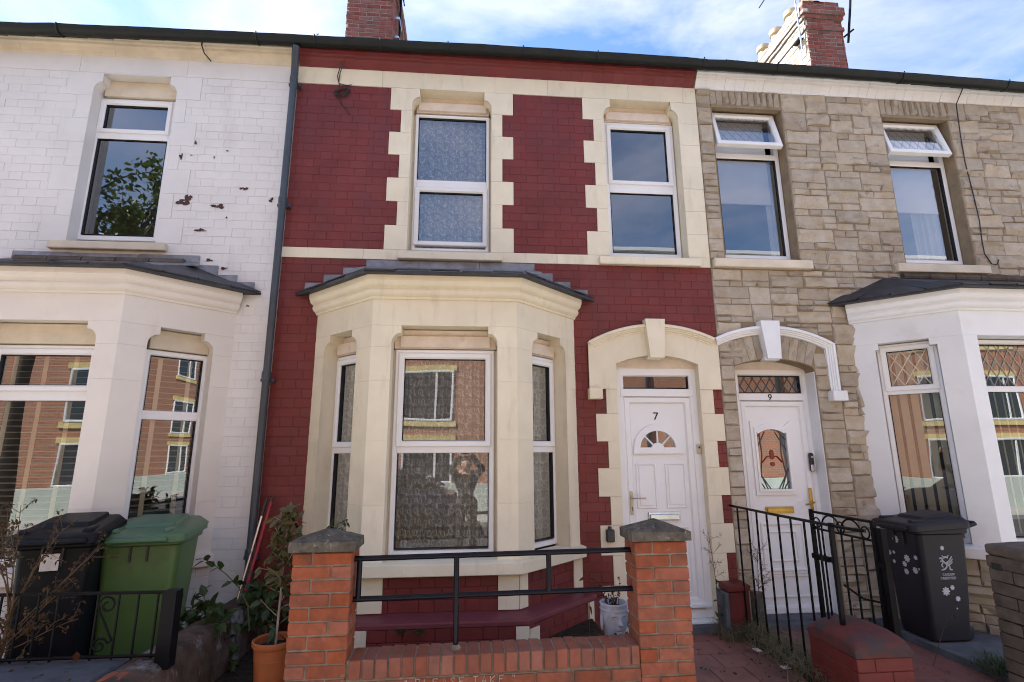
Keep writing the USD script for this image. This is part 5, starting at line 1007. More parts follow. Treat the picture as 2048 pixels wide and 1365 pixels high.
# ------------------------------------------------------------------ iron fence and gate
T = thing('iron_fence', 'black iron fence of upright bars between the two paths', 'fence', (2.5, -0.8, 0.2))
part(T, 'top_rail', tube([(2.5, -0.03, 1.232), (2.5, -0.8, 1.232), (2.5, -1.62, 1.240), (2.53, -1.72, 1.240)], 0.011, 8), 'iron')
for y in (-0.17, -0.345, -0.495, -0.65, -0.815, -0.98, -1.145, -1.30): part(T, 'bar', tube([(2.5, y, 0.14), (2.5 + rng.normal(0, .003), y + rng.normal(0, .003), 0.7), (2.5, y, 1.232)], 0.0085, 8), 'iron')
part(T, 'post', box(2.487, 2.513, -1.453, -1.427, 0.15, 1.255), 'iron')
T = thing('iron_gate', 'black iron garden gate with looped top standing open beside the fence', 'gate', (2.9, -1.0, 0.2))
gxx = 2.97; ya, yb = -0.54, -1.235
part(T, 'top_rail', tube([(gxx, ya, 1.226), (gxx, yb, 1.226)], 0.011, 8), 'iron'); part(T, 'mid_rail', tube([(gxx, ya, 1.093), (gxx, yb, 1.093)], 0.009, 8), 'iron'); part(T, 'bottom_rail', tube([(gxx, ya, 0.33), (gxx, yb, 0.33)], 0.011, 8), 'iron'); part(T, 'brace', tube([(gxx - .012, -0.86, 0.71), (gxx - .012, -1.05, 0.66), (gxx - .012, -1.24, 0.68)], 0.008, 8), 'iron')
part(T, 'stile', box(gxx - 0.014, gxx + 0.014, ya - 0.014, ya + 0.014, 0.25, 1.245), 'iron'); part(T, 'stile', box(gxx - 0.014, gxx + 0.014, yb - 0.014, yb + 0.014, 0.25, 1.235), 'iron')
for y in (-0.655, -0.77, -0.885, -1.0, -1.12): part(T, 'bar', tube([(gxx, y, 0.33), (gxx, y, 1.093)], 0.008, 8), 'iron')
for c in (-0.77, -1.0): part(T, 'hoop', tube([(gxx, c + 0.115 * math.cos(a), 1.098 + 0.118 * math.sin(a)) for a in np.linspace(0, math.pi, 14)], 0.007, 6), 'iron')
for c in (-0.60, -0.885, -1.15): part(T, 'ring', tube([(gxx, c + 0.042 * math.cos(a), 1.14 + 0.042 * math.sin(a)) for a in np.linspace(0, 2 * math.pi, 16, endpoint=False)], 0.006, 6, closed=True), 'iron')
part(T, 'latch', cat_([box(gxx - 0.02, gxx + 0.02, -0.71, -0.51, 0.845, 0.885), tube([(gxx, -0.71, 0.865), (gxx - 0.02, -0.75, 0.89), (gxx - 0.02, -0.77, 0.85)], 0.008, 6)]), 'iron')
T = thing('gate_post', 'thick square black iron post that the garden gate hangs on', 'post', (2.99, -1.29, 0.15)); part(T, 'shaft', box(2.965, 3.008, -1.310, -1.267, 0.12, 1.19), 'iron'); part(T, 'hinge', box(2.955, 2.965, -1.30, -1.23, 0.92, 0.95), 'iron'); part(T, 'hinge', box(2.955, 2.965, -1.30, -1.23, 0.38, 0.41), 'iron')

# ------------------------------------------------------------------ left garden wall, railing, boundary wall
T = thing('garden_wall', 'low wall with dark cement coping in front of the white house', 'wall', (-3.2, -1.65, 0.0))
m = trimesh.Trimesh(*cbox(-6.4, -1.925, -1.83, -1.47, 0.49, 0.592, 0.012)); part(T, 'coping', (np.array(m.vertices), np.array(m.faces)), 'darkcoping'); part(T, 'body', box(-6.4, -1.94, -1.80, -1.50, -0.05, 0.49), 'darkcoping')
T = thing('garden_railing', 'low black railing with scrolls on the coping in front of the white house', 'railing', (-2.6, -1.55, 0.6))
part(T, 'rail', tube([(-5.6, -1.55, 0.968), (-2.6, -1.55, 0.957), (-1.70, -1.55, 0.950)], 0.010, 8), 'iron'); part(T, 'bottom_rail', tube([(-5.6, -1.55, 0.625), (-1.70, -1.55, 0.615)], 0.010, 8), 'iron')
bars = [-1.786, -1.893, -2.0, -2.115, -2.33, -2.435, -2.535, -2.635, -2.74] + [-2.74 - 0.105 * k for k in range(1, 12)]
for b in bars: part(T, 'bar', tube([(b, -1.55, 0.60), (b, -1.55, 0.957)], 0.0065, 8), 'iron')
part(T, 'post', box(-1.745, -1.668, -1.588, -1.512, 0.55, 0.962), 'iron')
def spiral(cx, cz, r0, a0, turns, s): return [(cx + r0 * (1 - 0.72 * t) * math.cos(a0 + s * t * turns * 6.283), -1.55, cz + r0 * (1 - 0.72 * t) * math.sin(a0 + s * t * turns * 6.283)) for t in np.linspace(0, 1, 26)]
part(T, 'scroll', tube([(-2.012, -1.55, 0.70)] + [(-2.10, -1.55, 0.862)] + spiral(-2.06, 0.888, 0.052, math.pi, 1.25, -1), 0.0055, 6), 'iron'); part(T, 'scroll', tube([(-2.012, -1.55, 0.70)] + spiral(-2.075, 0.672, 0.045, 0.3, 1.25, 1), 0.0055, 6), 'iron')
# thick rendered boundary wall running back to the house
T = thing('boundary_wall', 'thick brown rendered boundary wall running from the street to the downpipe', 'wall', (-1.65, -0.85, 0.2))
Rn = []
for y in np.linspace(-1.88, -0.14, 90):
    t = (y + 1.8) / 1.66; xl, xr, zt = -1.93 + 0.02 * t, -1.695, 0.595 - 0.01 * t
    Rn.append(np.array([(xl, y, 0.05), (xl, y, zt - 0.05), (xl + 0.02, y, zt - 0.01), (xl + 0.09, y, zt + 0.004), (xl + 0.16, y, zt), (xr - 0.03, y, zt - 0.012), (xr - 0.004, y, zt - 0.035), (xr + 0.01, y, zt - 0.12), (xr + 0.03, y, zt - 0.24), (xr + 0.05, y, 0.05)]))
v, f = loft(Rn); v = v + (meshkit.fbm(v * 13, 4, 5)[:, None] - 0.5) * 0.020 * np.array([0.8, 0.3, 0.8]); t_ = trimesh.Trimesh(v, f, process=False); trimesh.repair.fix_normals(t_)
part(T, 'render', (np.array(t_.vertices), np.array(t_.faces)), 'rubble', smooth=45)
part(T, 'brick', cbox(-1.90, -1.78, -1.84, -1.72, 0.53, 0.598, 0.01, 0.004), 'brick')

# ------------------------------------------------------------------ wheelie bins
def rrect(w, d, r, y0=0.0, n=5):
    P = []
    for sx, sy, a0 in ((1, 1, 0), (-1, 1, 1), (-1, -1, 2), (1, -1, 3)):
        for a in np.linspace(0, math.pi / 2, n): P.append((sx * (w / 2 - r) + r * math.cos(a + a0 * math.pi / 2), y0 + sy * (d / 2 - r) + r * math.sin(a + a0 * math.pi / 2)))
    return np.array(P)
def bin_(label, loc, rot, s, body, lid, group=None, wx=1.0):
    T = thing('wheelie_bin', label, 'wheelie bin', loc, rot, group)
    R = lambda w, d, r, z, y0=0.0: np.c_[rrect(w, d, r, y0) * [wx, 1], np.full(20, z)] * s
    b = part(T, 'body', loft([R(.36, .36, .04, 0.02, -.02), R(.37, .38, .04, 0.10, -.02), R(.405, .44, .045, 0.55, 0.0), R(.435, .475, .05, 0.90, 0.0), R(.44, .48, .05, 0.905, 0.0), R(.475, .515, .05, 0.915, 0.0), R(.48, .52, .05, 0.955, 0.0), R(.46, .50, .05, 0.957, 0.0)]), body, local=True, smooth=40)
    for x in (-0.055, 0.055): part(T, 'lift_rib', np.array(arr(box(x - 0.006, x + 0.006, -0.253, -0.215, 0.80, 0.91))[0]) * s if False else (arr(box((x - .006) * s, (x + .006) * s, -.250 * s, -.21 * s, .80 * s, .912 * s))), 'black', b, local=True)
    # lid: skirt, sloping top, raised panel, lip, hinge
    def L(w, d, r, z, y0, tilt): q = R(w, d, r, z, y0); q[:, 2] += (q[:, 1] / s + 0.26) * tilt * s; return q
    l = part(T, 'lid', loft([L(.51, .565, .05, .935, -.018, .05), L(.525, .585, .055, .94, -.018, .05), L(.525, .585, .055, .980, -.018, .055), L(.505, .565, .05, .996, -.018, .06), L(.44, .49, .045, 1.008, -.01, .11)]), lid, local=True, smooth=35)
    part(T, 'lid_panel', loft([L(.30, .34, .02, 1.004, .05, .11), L(.28, .31, .02, 1.030, .06, .11), L(.27, .30, .02, 1.033, .06, .11)]), lid, l, local=True, smooth=35)
    part(T, 'lid_lip', arr(cbox(-.20 * s, .20 * s, -.335 * s, -.27 * s, .935 * s, .975 * s, .014 * s)), lid, l, local=True)
    for x in (-.17, .17): part(T, 'lid_rib', arr(cbox((x - .03) * s, (x + .03) * s, -.26 * s, -.12 * s, .99 * s, 1.03 * s, .012 * s)), lid, l, local=True)
    h = part(T, 'handle', tube(np.array([(-.22, .24, .965), (-.23, .33, .995), (-.20, .35, 1.0), (.20, .35, 1.0), (.23, .33, .995), (.22, .24, .965)]) * s * [wx, 1, 1], .016 * s, 8), body, local=True, smooth=50)
    part(T, 'axle', tube(np.array([(-.18, .125, .086), (.18, .125, .086)]) * s, .012 * s, 8), 'black', local=True)
    for x in (-.150, .150): part(T, 'wheel', xw := (lambda v_f: (np.c_[v_f[0][:, 2] * 1 + x * s, v_f[0][:, 0] + .125 * s, v_f[0][:, 1] + .086 * s], v_f[1]))(lathe([(0, -.022 * s), (.072 * s, -.022 * s), (.085 * s, -.012 * s), (.085 * s, .012 * s), (.072 * s, .022 * s), (0, .022 * s)], n=18)), 'black', local=True, smooth=40)
    return T, b
bin_('green wheelie bin with light green lid behind the low railing', (-2.368, -0.595, 0.2), 0.165, 0.985, 'bingreen', 'binlid', wx=1.18)
TB, bb = bin_('black wheelie bin behind the dried shrub, a pale paper stuck on its front', (-2.76, -0.887, 0.2), 0.25, 1.03, 'binblack', 'binblack', wx=0.93)
v, f = cbox(-0.055, 0.045, -0.2585, -0.2555, 0.80, 0.905, 0.001); part(TB, 'paper_notice', (v, f), 'paper', bb, local=True)
S9 = 0.93
T9, b9 = bin_('dark grey wheelie bin with pale flower stickers and a dragon crest', (4.0, -0.50, 0.2), -math.pi / 2, S9, 'bingrey', 'bingrey')
def flower(r0, n=8):
    return unary_union([affinity.rotate(affinity.scale(Point(0, r0 * 0.62).buffer(r0 * 0.38, 6), 0.55, 1.0), 360 / n * k, origin=(0, 0)) for k in range(n)] + [Point(0, 0).buffer(r0 * 0.3)])
def side_y(z): return np.interp(z, [0.1, 0.55, 0.9], [-0.21, -0.22, -0.2375])
def side_x(z): return np.interp(z, [0.1, 0.55, 0.9], [0.185, 0.2025, 0.2175])
def stick(shape, u, z, face, mat, name='sticker', t=0.0025):
    g = affinity.translate(shape, 0, 0); m = slab(g, 0, t); v, f = m
    slope = 0.05
    if face == 'front': w = np.c_[v[:, 0] + u, side_y(v[:, 1] + z) - v[:, 2] - 0.0006, v[:, 1] + z]
    else: w = np.c_[side_x(v[:, 1] + z) + v[:, 2] + 0.0006, v[:, 0] + u, v[:, 1] + z]
    part(T9, name, (w * S9, f), mat, b9, local=True)
# front face looks towards the path: local +x is to the left there
for u, z, r0 in ((-0.05, 0.83, .036), (-0.155, 0.695, .024), (-0.10, 0.705, .016), (-0.115, 0.62, .018), (0.045, 0.675, .034), (0.145, 0.70, .02), (0.005, 0.62, .026), (0.115, 0.585, .03), (0.01, 0.555, .027), (0.16, 0.605, .009), (-0.17, 0.80, .009)): stick(flower(r0), u, z, 'front', 'sticker')
for u, z, r0 in ((-0.035, 0.425, .038), (0.03, 0.455, .022), (0.07, 0.36, .024), (-0.02, 0.79, .020), (0.05, 0.28, .008)): stick(flower(r0), u, z, 'side', 'sticker')
def curve(pts, w): return LineString(pts).buffer(w, cap_style=1)
crest = unary_union([curve([(-.045, -.06), (-.02, -.055), (.0, -.04), (.008, -.015), (-.012, .0), (-.03, .018), (-.05, .012)], .006), curve([(.008, -.015), (.03, -.03), (.034, -.058), (.05, -.06)], .006), curve([(-.03, .018), (-.038, .04), (-.055, .038)], .007), curve([(-.02, .04), (.0, .05), (.018, .043)], .007), curve([(.0, .0), (.028, .012), (.06, .05)], .005), curve([(.004, -.008), (.035, -.002), (.065, .028)], .005), curve([(.008, -.018), (.038, -.016), (.062, .004)], .004), curve([(-.03, .06), (-.015, .05)], .004), curve([(.03, .062), (.018, .05)], .004), curve([(-.03, .0), (-.045, -.02), (-.035, -.035)], .005)])
stick(affinity.scale(crest, 1, 1, origin=(0, 0)), 0.0, 0.665, 'side', 'logo', 'crest')
for tx, z, h in (('CARDIFF', 0.555, 0.020), ('CAERDYDD', 0.525, 0.020)):
    m = meshkit.text_mesh(tx, h, 0.002, True); v = np.array(m.vertices); v[:, 0] -= v[:, 0].mean(); w = np.c_[side_x(v[:, 1] + z) + v[:, 2] + 0.001, v[:, 0], v[:, 1] + z]; part(T9, 'lettering', (w * S9, np.array(m.faces)), 'logo', b9, local=True)

# ------------------------------------------------------------------ the other side of the street, which the windows mirror
OB = thing('apartment_block', 'sunlit red brick building with yellow brick bands, mirrored in the window panes', 'building', (0, -11.2, 0))
part(OB, 'wall', box(-34, 34, -14.0, -11.2, 0, 7.4), 'oppbrick')
part(OB, 'parapet', box(-34, 34, -13.6, -11.3, 7.4, 8.5), 'oppcream'); part(OB, 'eaves', box(-34, 34, -13.6, -11.0, 7.38, 7.5), 'upvc'); part(OB, 'eaves', box(-34, 34, -13.6, -11.2, 8.5, 8.62), 'upvc')
for k in range(-7, 8):
    xc = -1.13 + 4.55 * k
    for z0, z1 in ((0.85, 2.05), (2.62, 4.05), (5.1, 6.5)):
        w = 0.72; f_ = part(OB, 'window', cat_([ring(xc - w, xc + w, z0, z1, 0.06, 11.19, 11.30), box(xc + 0.20, xc + 0.26, 11.2, 11.28, z0, z1)]) if False else (lambda m: (m[0] * [1, -1, 1], m[1][:, ::-1]))(cat_([ring(xc - w, xc + w, z0, z1, 0.06, 11.19 - 0.03, 11.30), box(xc + 0.20, xc + 0.26, 11.17, 11.28, z0, z1)])), 'upvc')
        part(OB, 'pane', quad_y(xc - w + 0.05, xc + w - 0.05, z0 + 0.05, z1 - 0.05, -11.19), 'oppglass', f_)
        part(OB, 'band', box(xc - w - 0.1, xc + w + 0.1, -11.21, -11.17, z1, z1 + 0.16), 'oppband'); part(OB, 'band', box(xc - w - 0.1, xc + w + 0.1, -11.21, -11.17, z0 - 0.16, z0), 'oppband')
    part(OB, 'dormer', box(xc + 1.5, xc + 2.9, -11.31, -11.25, 7.6, 8.3), 'pipe')

# ------------------------------------------------------------------ plants
def leaves(P, D, L, W, fold=0.25, seed=0):
    """leaf blades: root points P, directions D, length L, width W; six triangles each, folded along the rib"""
    r = np.random.default_rng(seed); P, D = np.array(P, float), np.array(D, float); D /= np.linalg.norm(D, axis=1, keepdims=True); n = len(P); L = np.broadcast_to(np.asarray(L, float), (n,)) * r.uniform(0.7, 1.25, n); W = np.broadcast_to(np.asarray(W, float), (n,)) * r.uniform(0.75, 1.2, n)
    up = r.normal(0, 0.45, (n, 3)) + [0, -0.25, 0.8]; S = np.cross(D, up); S /= np.linalg.norm(S, axis=1, keepdims=True) + 1e-9; N_ = np.cross(S, D)
    a = lambda u, s, h: P + D * (L * u)[:, None] + S * (W * s)[:, None] + N_ * (L * h)[:, None]
    V = np.stack([a(0, 0, 0), a(.35, .5, fold * .25), a(.4, 0, -.02), a(.35, -.5, fold * .25), a(.75, .34, fold * .1 - .06), a(.78, 0, -.08), a(.75, -.34, fold * .1 - .06), a(1.0, 0, -.16)], 1).reshape(-1, 3)
    T_ = np.array([(0, 1, 2), (0, 2, 3), (1, 4, 5), (1, 5, 2), (2, 5, 6), (2, 6, 3), (4, 7, 5), (5, 7, 6)]); F = (np.arange(n)[:, None, None] * 8 + T_).reshape(-1, 3); return V, F
def twig(p0, d, length, r0, rg, bend=0.25, n=6, rt=0.4):
    P = [np.array(p0, float)]; d = np.array(d, float) / np.linalg.norm(d)
    for i in range(n): d = d + rg.normal(0, bend / n, 3); d /= np.linalg.norm(d); P.append(P[-1] + d * length / n)
    return np.array(P), np.linspace(r0, r0 * rt, n + 1)
def on(P, t): i = min(int(t * (len(P) - 1)), len(P) - 2); u = t * (len(P) - 1) - i; return P[i] * (1 - u) + P[i + 1] * u, (P[i + 1] - P[i]) / np.linalg.norm(P[i + 1] - P[i])

# shrub in the terracotta pot
pc = (-1.232, -1.15)
T = thing('plant_pot', 'terracotta flower pot behind the left brick gate pier', 'flower pot', (*pc, 0.22))
part(T, 'pot', lathe([(0.0, 0.225), (0.098, 0.222), (0.100, 0.23), (0.118, 0.44), (0.121, 0.445), (0.121, 0.452), (0.119, 0.456), (0.126, 0.515), (0.132, 0.52), (0.139, 0.535), (0.139, 0.555), (0.131, 0.560), (0.122, 0.552), (0.118, 0.50)], (*pc, 0), 32), 'terracotta', smooth=40)
part(T, 'soil', lathe([(0.0, 0.520), (0.05, 0.524), (0.10, 0.515), (0.121, 0.50)], (*pc, 0), 20), 'soil')
def shrub(name, label, base, trunk, spread, nb, leafmat_, L, W, seed, stemmat='woodstem', per=14, cat='shrub', lo=0.0, rise=0.6, side=None, r0=0.008):
    rg = np.random.default_rng(seed); T = thing(name, label, cat, base); P, R = twig(base, (0.02, 0, 1), trunk[1], r0, rg, 0.18, 8, 0.5); st = [tube(P, R, 7)]; lp = []; ld = []
    for k in range(nb):
        t = trunk[0] + (1 - trunk[0]) * k / max(1, nb - 1); q, d = on(P, min(t, 0.999)); a = k * 2.4 + rg.uniform(-.4, .4); dd = np.array([math.cos(a), math.sin(a), rise + rg.uniform(-.3, .3)])
        B, RB = twig(q, dd, spread * rg.uniform(0.6, 1.1) * (1 - 0.45 * max(0, (k / nb - 0.5))), r0 * 0.5, rg, 0.5, 5, 0.4); st.append(tube(B, RB, 5))
        for i in range(per):
            p, d2 = on(B, rg.uniform(lo, 1)); b = rg.normal(0, 1, 3); b -= d2 * (b @ d2); b /= np.linalg.norm(b); lp.append(p); ld.append(d2 * 0.5 + b * 0.8 + [0, 0, -0.15])
    part(T, 'stems', cat_(st), stemmat, smooth=50); part(T, 'leaves', leaves(lp, ld, L, W, seed=seed), leafmat_, kind='stuff'); return T
shrub('potted_shrub', 'spindly mottled green and brown shrub growing in the terracotta pot', (pc[0] + 0.005, pc[1], 0.52), (0.42, 0.80), 0.15, 20, 'bayleaf', 0.078, 0.036, 11, per=13)
shrub('potted_shrub', 'dark green low growth around the foot of the potted shrub', (pc[0] - 0.04, pc[1] + 0.12, 0.30), (0.3, 0.50), 0.17, 8, 'leaf', 0.075, 0.036, 12, per=7)
shrub('shrub', 'small dark twig with upright leaves showing above the left gate pier', (-1.00, -1.0, 0.33), (0.72, 0.93), 0.09, 9, 'leaf', 0.050, 0.017, 13, per=7, stemmat='stem')
# leafy growth behind the boundary wall and a bramble shoot
shrub('leafy_plant', 'broad leaved dark green plant between the green bin and the rendered boundary wall', (-1.82, -0.80, 0.2), (0.25, 0.46), 0.26, 15, 'leaf', 0.12, 0.062, 14, per=9, stemmat='stem', rise=0.35, cat='plant')
shrub('leafy_plant', 'dark leafy clump at the foot of the downpipe behind the boundary wall', (-1.60, -0.42, 0.35), (0.2, 0.36), 0.22, 12, 'leaf', 0.10, 0.05, 15, per=8, stemmat='stem', rise=0.4, cat='plant')
rg = np.random.default_rng(6); T = thing('bramble_shoot', 'arching bramble shoot with a few pointed leaves against the white wall', 'plant', (-1.62, -0.62, 0.4)); Pb = np.array([(-1.60, -.60, .45), (-1.62, -.62, .62), (-1.68, -.66, .76), (-1.76, -.70, .86), (-1.84, -.74, .94), (-1.90, -.78, .99)])
part(T, 'stem', tube(Pb, np.linspace(.006, .003, 6), 6), 'stem'); lp = []; ld = []
for t, a in ((.45, 1), (.5, -1), (.7, 1), (.74, -1), (.78, 0.2), (.93, 1), (.96, -1), (.99, 0)): p, d = on(Pb, t); lp.append(p); ld.append(d * 0.6 + np.array([a * .5, -.3, a * .55 - 0.2]))
part(T, 'leaves', leaves(lp, ld, .085, .045, seed=4), 'leaf', kind='stuff')
single('dry_stalk', tube([(-1.66, -0.5, 0.45), (-1.665, -0.5, 0.8), (-1.69, -0.5, 1.17)], [.004, .003, .0015], 6), 'drystem', 'thin upright dry stalk in front of the white wall by the downpipe', 'stalk')
# dried shrub in front of the black bin
T = thing('dried_shrub', 'dead brown shrub with seed clusters growing through the left railing', 'shrub', (-2.53, -1.45, 0.58)); rg = np.random.default_rng(17); st = []; lp = []; ld = []
P, R = twig((-2.62, -1.53, 0.58), (0.10, 0.1, 1), 0.34, 0.013, rg, 0.25, 6, 0.6); st.append(tube(P, R, 7))
for k in range(18):
    q, d = on(P, rg.uniform(0.15, 1)); a = rg.uniform(-1.25, 1.35); dd = np.array([math.sin(a) * 0.9, rg.uniform(-.25, .35), math.cos(a) * rg.uniform(.6, 1.1) + 0.15]); B, RB = twig(q, dd, rg.uniform(.3, .66), 0.0045, rg, 0.5, 8, 0.35); st.append(tube(B, RB, 5))
    for j in range(7):
        p, d2 = on(B, rg.uniform(.35, 1)); C, RC = twig(p, d2 + rg.normal(0, .6, 3), rg.uniform(.06, .16), .0022, rg, .6, 4, .5); st.append(tube(C, RC, 4))
        for i in range(9): p2, d3 = on(C, rg.uniform(.4, 1)); lp.append(p2 + rg.normal(0, .008, 3)); ld.append(rg.normal(0, 1, 3))
for i in range(120): q, d = on(P, rg.uniform(0, 1)); lp.append(q + rg.normal(0, .02, 3)); ld.append(rg.normal(0, 1, 3) + [0, 0, -.6])
part(T, 'stems', cat_(st), 'drystem'); part(T, 'seed_heads', leaves(lp, ld, .024, .013, seed=9), 'dryleaf', kind='stuff')
single('fallen_leaf', leaves([(-2.155, -1.60, .665)], [(0.05, -.1, -1)], .075, .042, seed=3), 'redleaf', 'single dry orange leaf caught on the left railing', 'leaf')
# weeds between the two paths
def blades(n, region, seed, L=(.08, .28), flat=0.5):
    r = np.random.default_rng(seed); V = []; F = []
    for i in range(n):
        x, y, z = region(r); a = r.uniform(0, 6.28); l = r.uniform(*L); k = r.uniform(flat, 1.6); w = r.uniform(.0015, .004); d = np.array([math.cos(a), math.sin(a), 0]); s = np.array([-d[1], d[0], 0]) * w; o = len(V); p = np.array([x, y, z])
        for t in (0, .35, .7): c = p + d * l * k * t * t * 0.9 + np.array([0, 0, l * (t - 0.45 * k * t * t)]); V += [c - s * (1 - t), c + s * (1 - t)]
        V.append(p + d * l * k * 0.9 + np.array([0, 0, l * (1 - 0.5 * k)])); F += [(o, o + 1, o + 3), (o, o + 3, o + 2), (o + 2, o + 3, o + 5), (o + 2, o + 5, o + 4), (o + 4, o + 5, o + 6)]
    return np.array(V), np.array(F)
def strip(r):
    y = r.uniform(-1.45, -.12); return 2.50 + r.normal(0, .055 + .05 * (y < -.5)), y, .148 + .08 * r.uniform(0, 1)
setting('weed_bank', (lambda m: (m[0] + np.c_[np.zeros(len(m[0])), np.zeros(len(m[0])), (meshkit.fbm(m[0] * 14, 3, 2) - .5) * .06], m[1]))(arr(trimesh.Trimesh(*box(2.42, 2.60, -1.60, -.17, .10, .20)).subdivide().subdivide().subdivide().subdivide())), 'soil')
setting('weeds', blades(1500, strip, 5, (.08, .26), 1.0), 'grass', 'stuff', 'straggling dry and green weeds along the foot of the iron fence')
setting('dry_grass', blades(260, lambda r: (2.30 + r.normal(0, .05), -.22 + r.normal(0, .09), .15), 6, (.08, .22)), 'grass', 'stuff', 'dry grass by the step of door number 7')
setting('green_weeds', blades(420, lambda r: (3.86 + r.normal(0, .10), -1.20 + r.normal(0, .09), .2), 7, (.06, .2)), 'leaf', 'stuff', 'green weeds on the slab in front of the dark grey bin')
def tall_weed(base, h, seed, label, fan=0.12, n=9, mat='grass', lean=(0, 0), leafn=0):
    rg = np.random.default_rng(seed); T = thing('tall_weed', label, 'weed', base); P, R = twig(base, (lean[0], lean[1], 1), h, .004, rg, .12, 8, .4); st = [tube(P, R, 5)]; lp = []; ld = []
    for k in range(n):
        q, d = on(P, rg.uniform(.45, .98)); dd = np.array([rg.normal(0, 1), rg.normal(0, 1), rg.uniform(.3, 1.2)]); B, RB = twig(q, dd, fan * rg.uniform(.5, 1.2), .0018, rg, .4, 5, .5); st.append(tube(B, RB, 4))
        for j in range(5): p, d2 = on(B, rg.uniform(.3, 1)); C, RC = twig(p, d2 + rg.normal(0, .7, 3), fan * .35, .0011, rg, .4, 3, .6); st.append(tube(C, RC, 4)); lp += [C[-1], C[1]]; ld += [rg.normal(0, 1, 3), rg.normal(0, 1, 3)]
    part(T, 'stem', cat_(st), 'drystem'); part(T, 'seed_heads', leaves(lp, ld, .012, .006, seed=seed), 'dryleaf', kind='stuff')
    if leafn:
        lp = []; ld = []
        for k in range(leafn): q, d = on(P, rg.uniform(.1, .55)); lp.append(q); ld.append((rg.normal(0, 1), rg.normal(0, 1), rg.uniform(-.6, .5)))
        part(T, 'leaves', leaves(lp, ld, .06, .026, seed=seed + 1), 'leaf', kind='stuff')
tall_weed((2.255, -.16, .15), .86, 31, 'tall wispy weed with a few green leaves beside the frame of door number 7', .11, 10, leafn=12)
tall_weed((2.44, -.50, .17), .76, 32, 'tall dry branching weed behind the iron fence in front of door 9', .15, 20)
tall_weed((3.52, -.95, .15), .40, 33, 'short bent weed stalk leaning before the dark grey bin', .05, 4, lean=(.5, 0))
tall_weed((3.52, -.16, .15), .22, 34, 'small green weed at the right side of step number 9', .05, 2, leafn=9)
r = np.random.default_rng(41)
for x, lab in ((-.455, 'left of the two small grass tufts growing under the red ledge'), (-.325, 'right of the two small grass tufts growing under the red ledge')):
    n = 16; A2 = r.uniform(0, 6.28, n); single('grass_tuft', leaves(np.tile([x, -.775, .462], (n, 1)) + r.normal(0, .006, (n, 3)), np.c_[np.cos(A2) * 1.2, -np.abs(np.sin(A2)) * .6, r.uniform(-.5, .5, n)], .05, .009, seed=5), 'leaf', lab, 'grass')
single('litter', cbox(2.36, 2.44, -.92, -.87, .158, .162, .001, .002), 'paper', 'scrap of white paper lying on the red tiled path', 'litter')
single('litter', cbox(2.30, 2.345, -.66, -.60, .19, .195, .001, .003), 'paper', 'torn white paper caught in the weeds below the iron fence', 'litter')
for i, (x, y, lab) in enumerate(((2.02, -.58, 'dark dead leaf on the red path, nearest the brick pier'), (2.21, -.72, 'small dark dead leaf on the red path near the weeds'), (1.95, -.95, 'dead leaf on the red path, the lowest in view'))): single('fallen_leaf', leaves([(x, y, .158)], [(1, .3, .05)], .035, .018, seed=i), 'dryleaf', lab, 'leaf')

# ------------------------------------------------------------------ leaning poles
T = thing('extension_pole', 'silver and red telescopic pole leaning on the downpipe', 'pole', (-1.88, -0.35, 0.55))
a, b = np.array([-1.83, -.32, .52]), np.array([-1.745, -.10, 1.305]); part(T, 'silver_tube', tube([a, b], .011, 10), 'chrome', smooth=50); part(T, 'grip', tube([b - (b - a) * .12, b + (b - a) * .05], .013, 10), 'black', smooth=50)
T = thing('mop_handle', 'red plastic pole with a black end leaning beside the silver one', 'pole', (-1.80, -0.30, 0.55)); a, b = np.array([-1.775, -.30, .62]), np.array([-1.700, -.09, 1.325]); part(T, 'red_tube', tube([a, b], .013, 10), 'polered', smooth=50); part(T, 'end_cap', tube([b, b + (b - a) * .06], .014, 10), 'black', smooth=50)

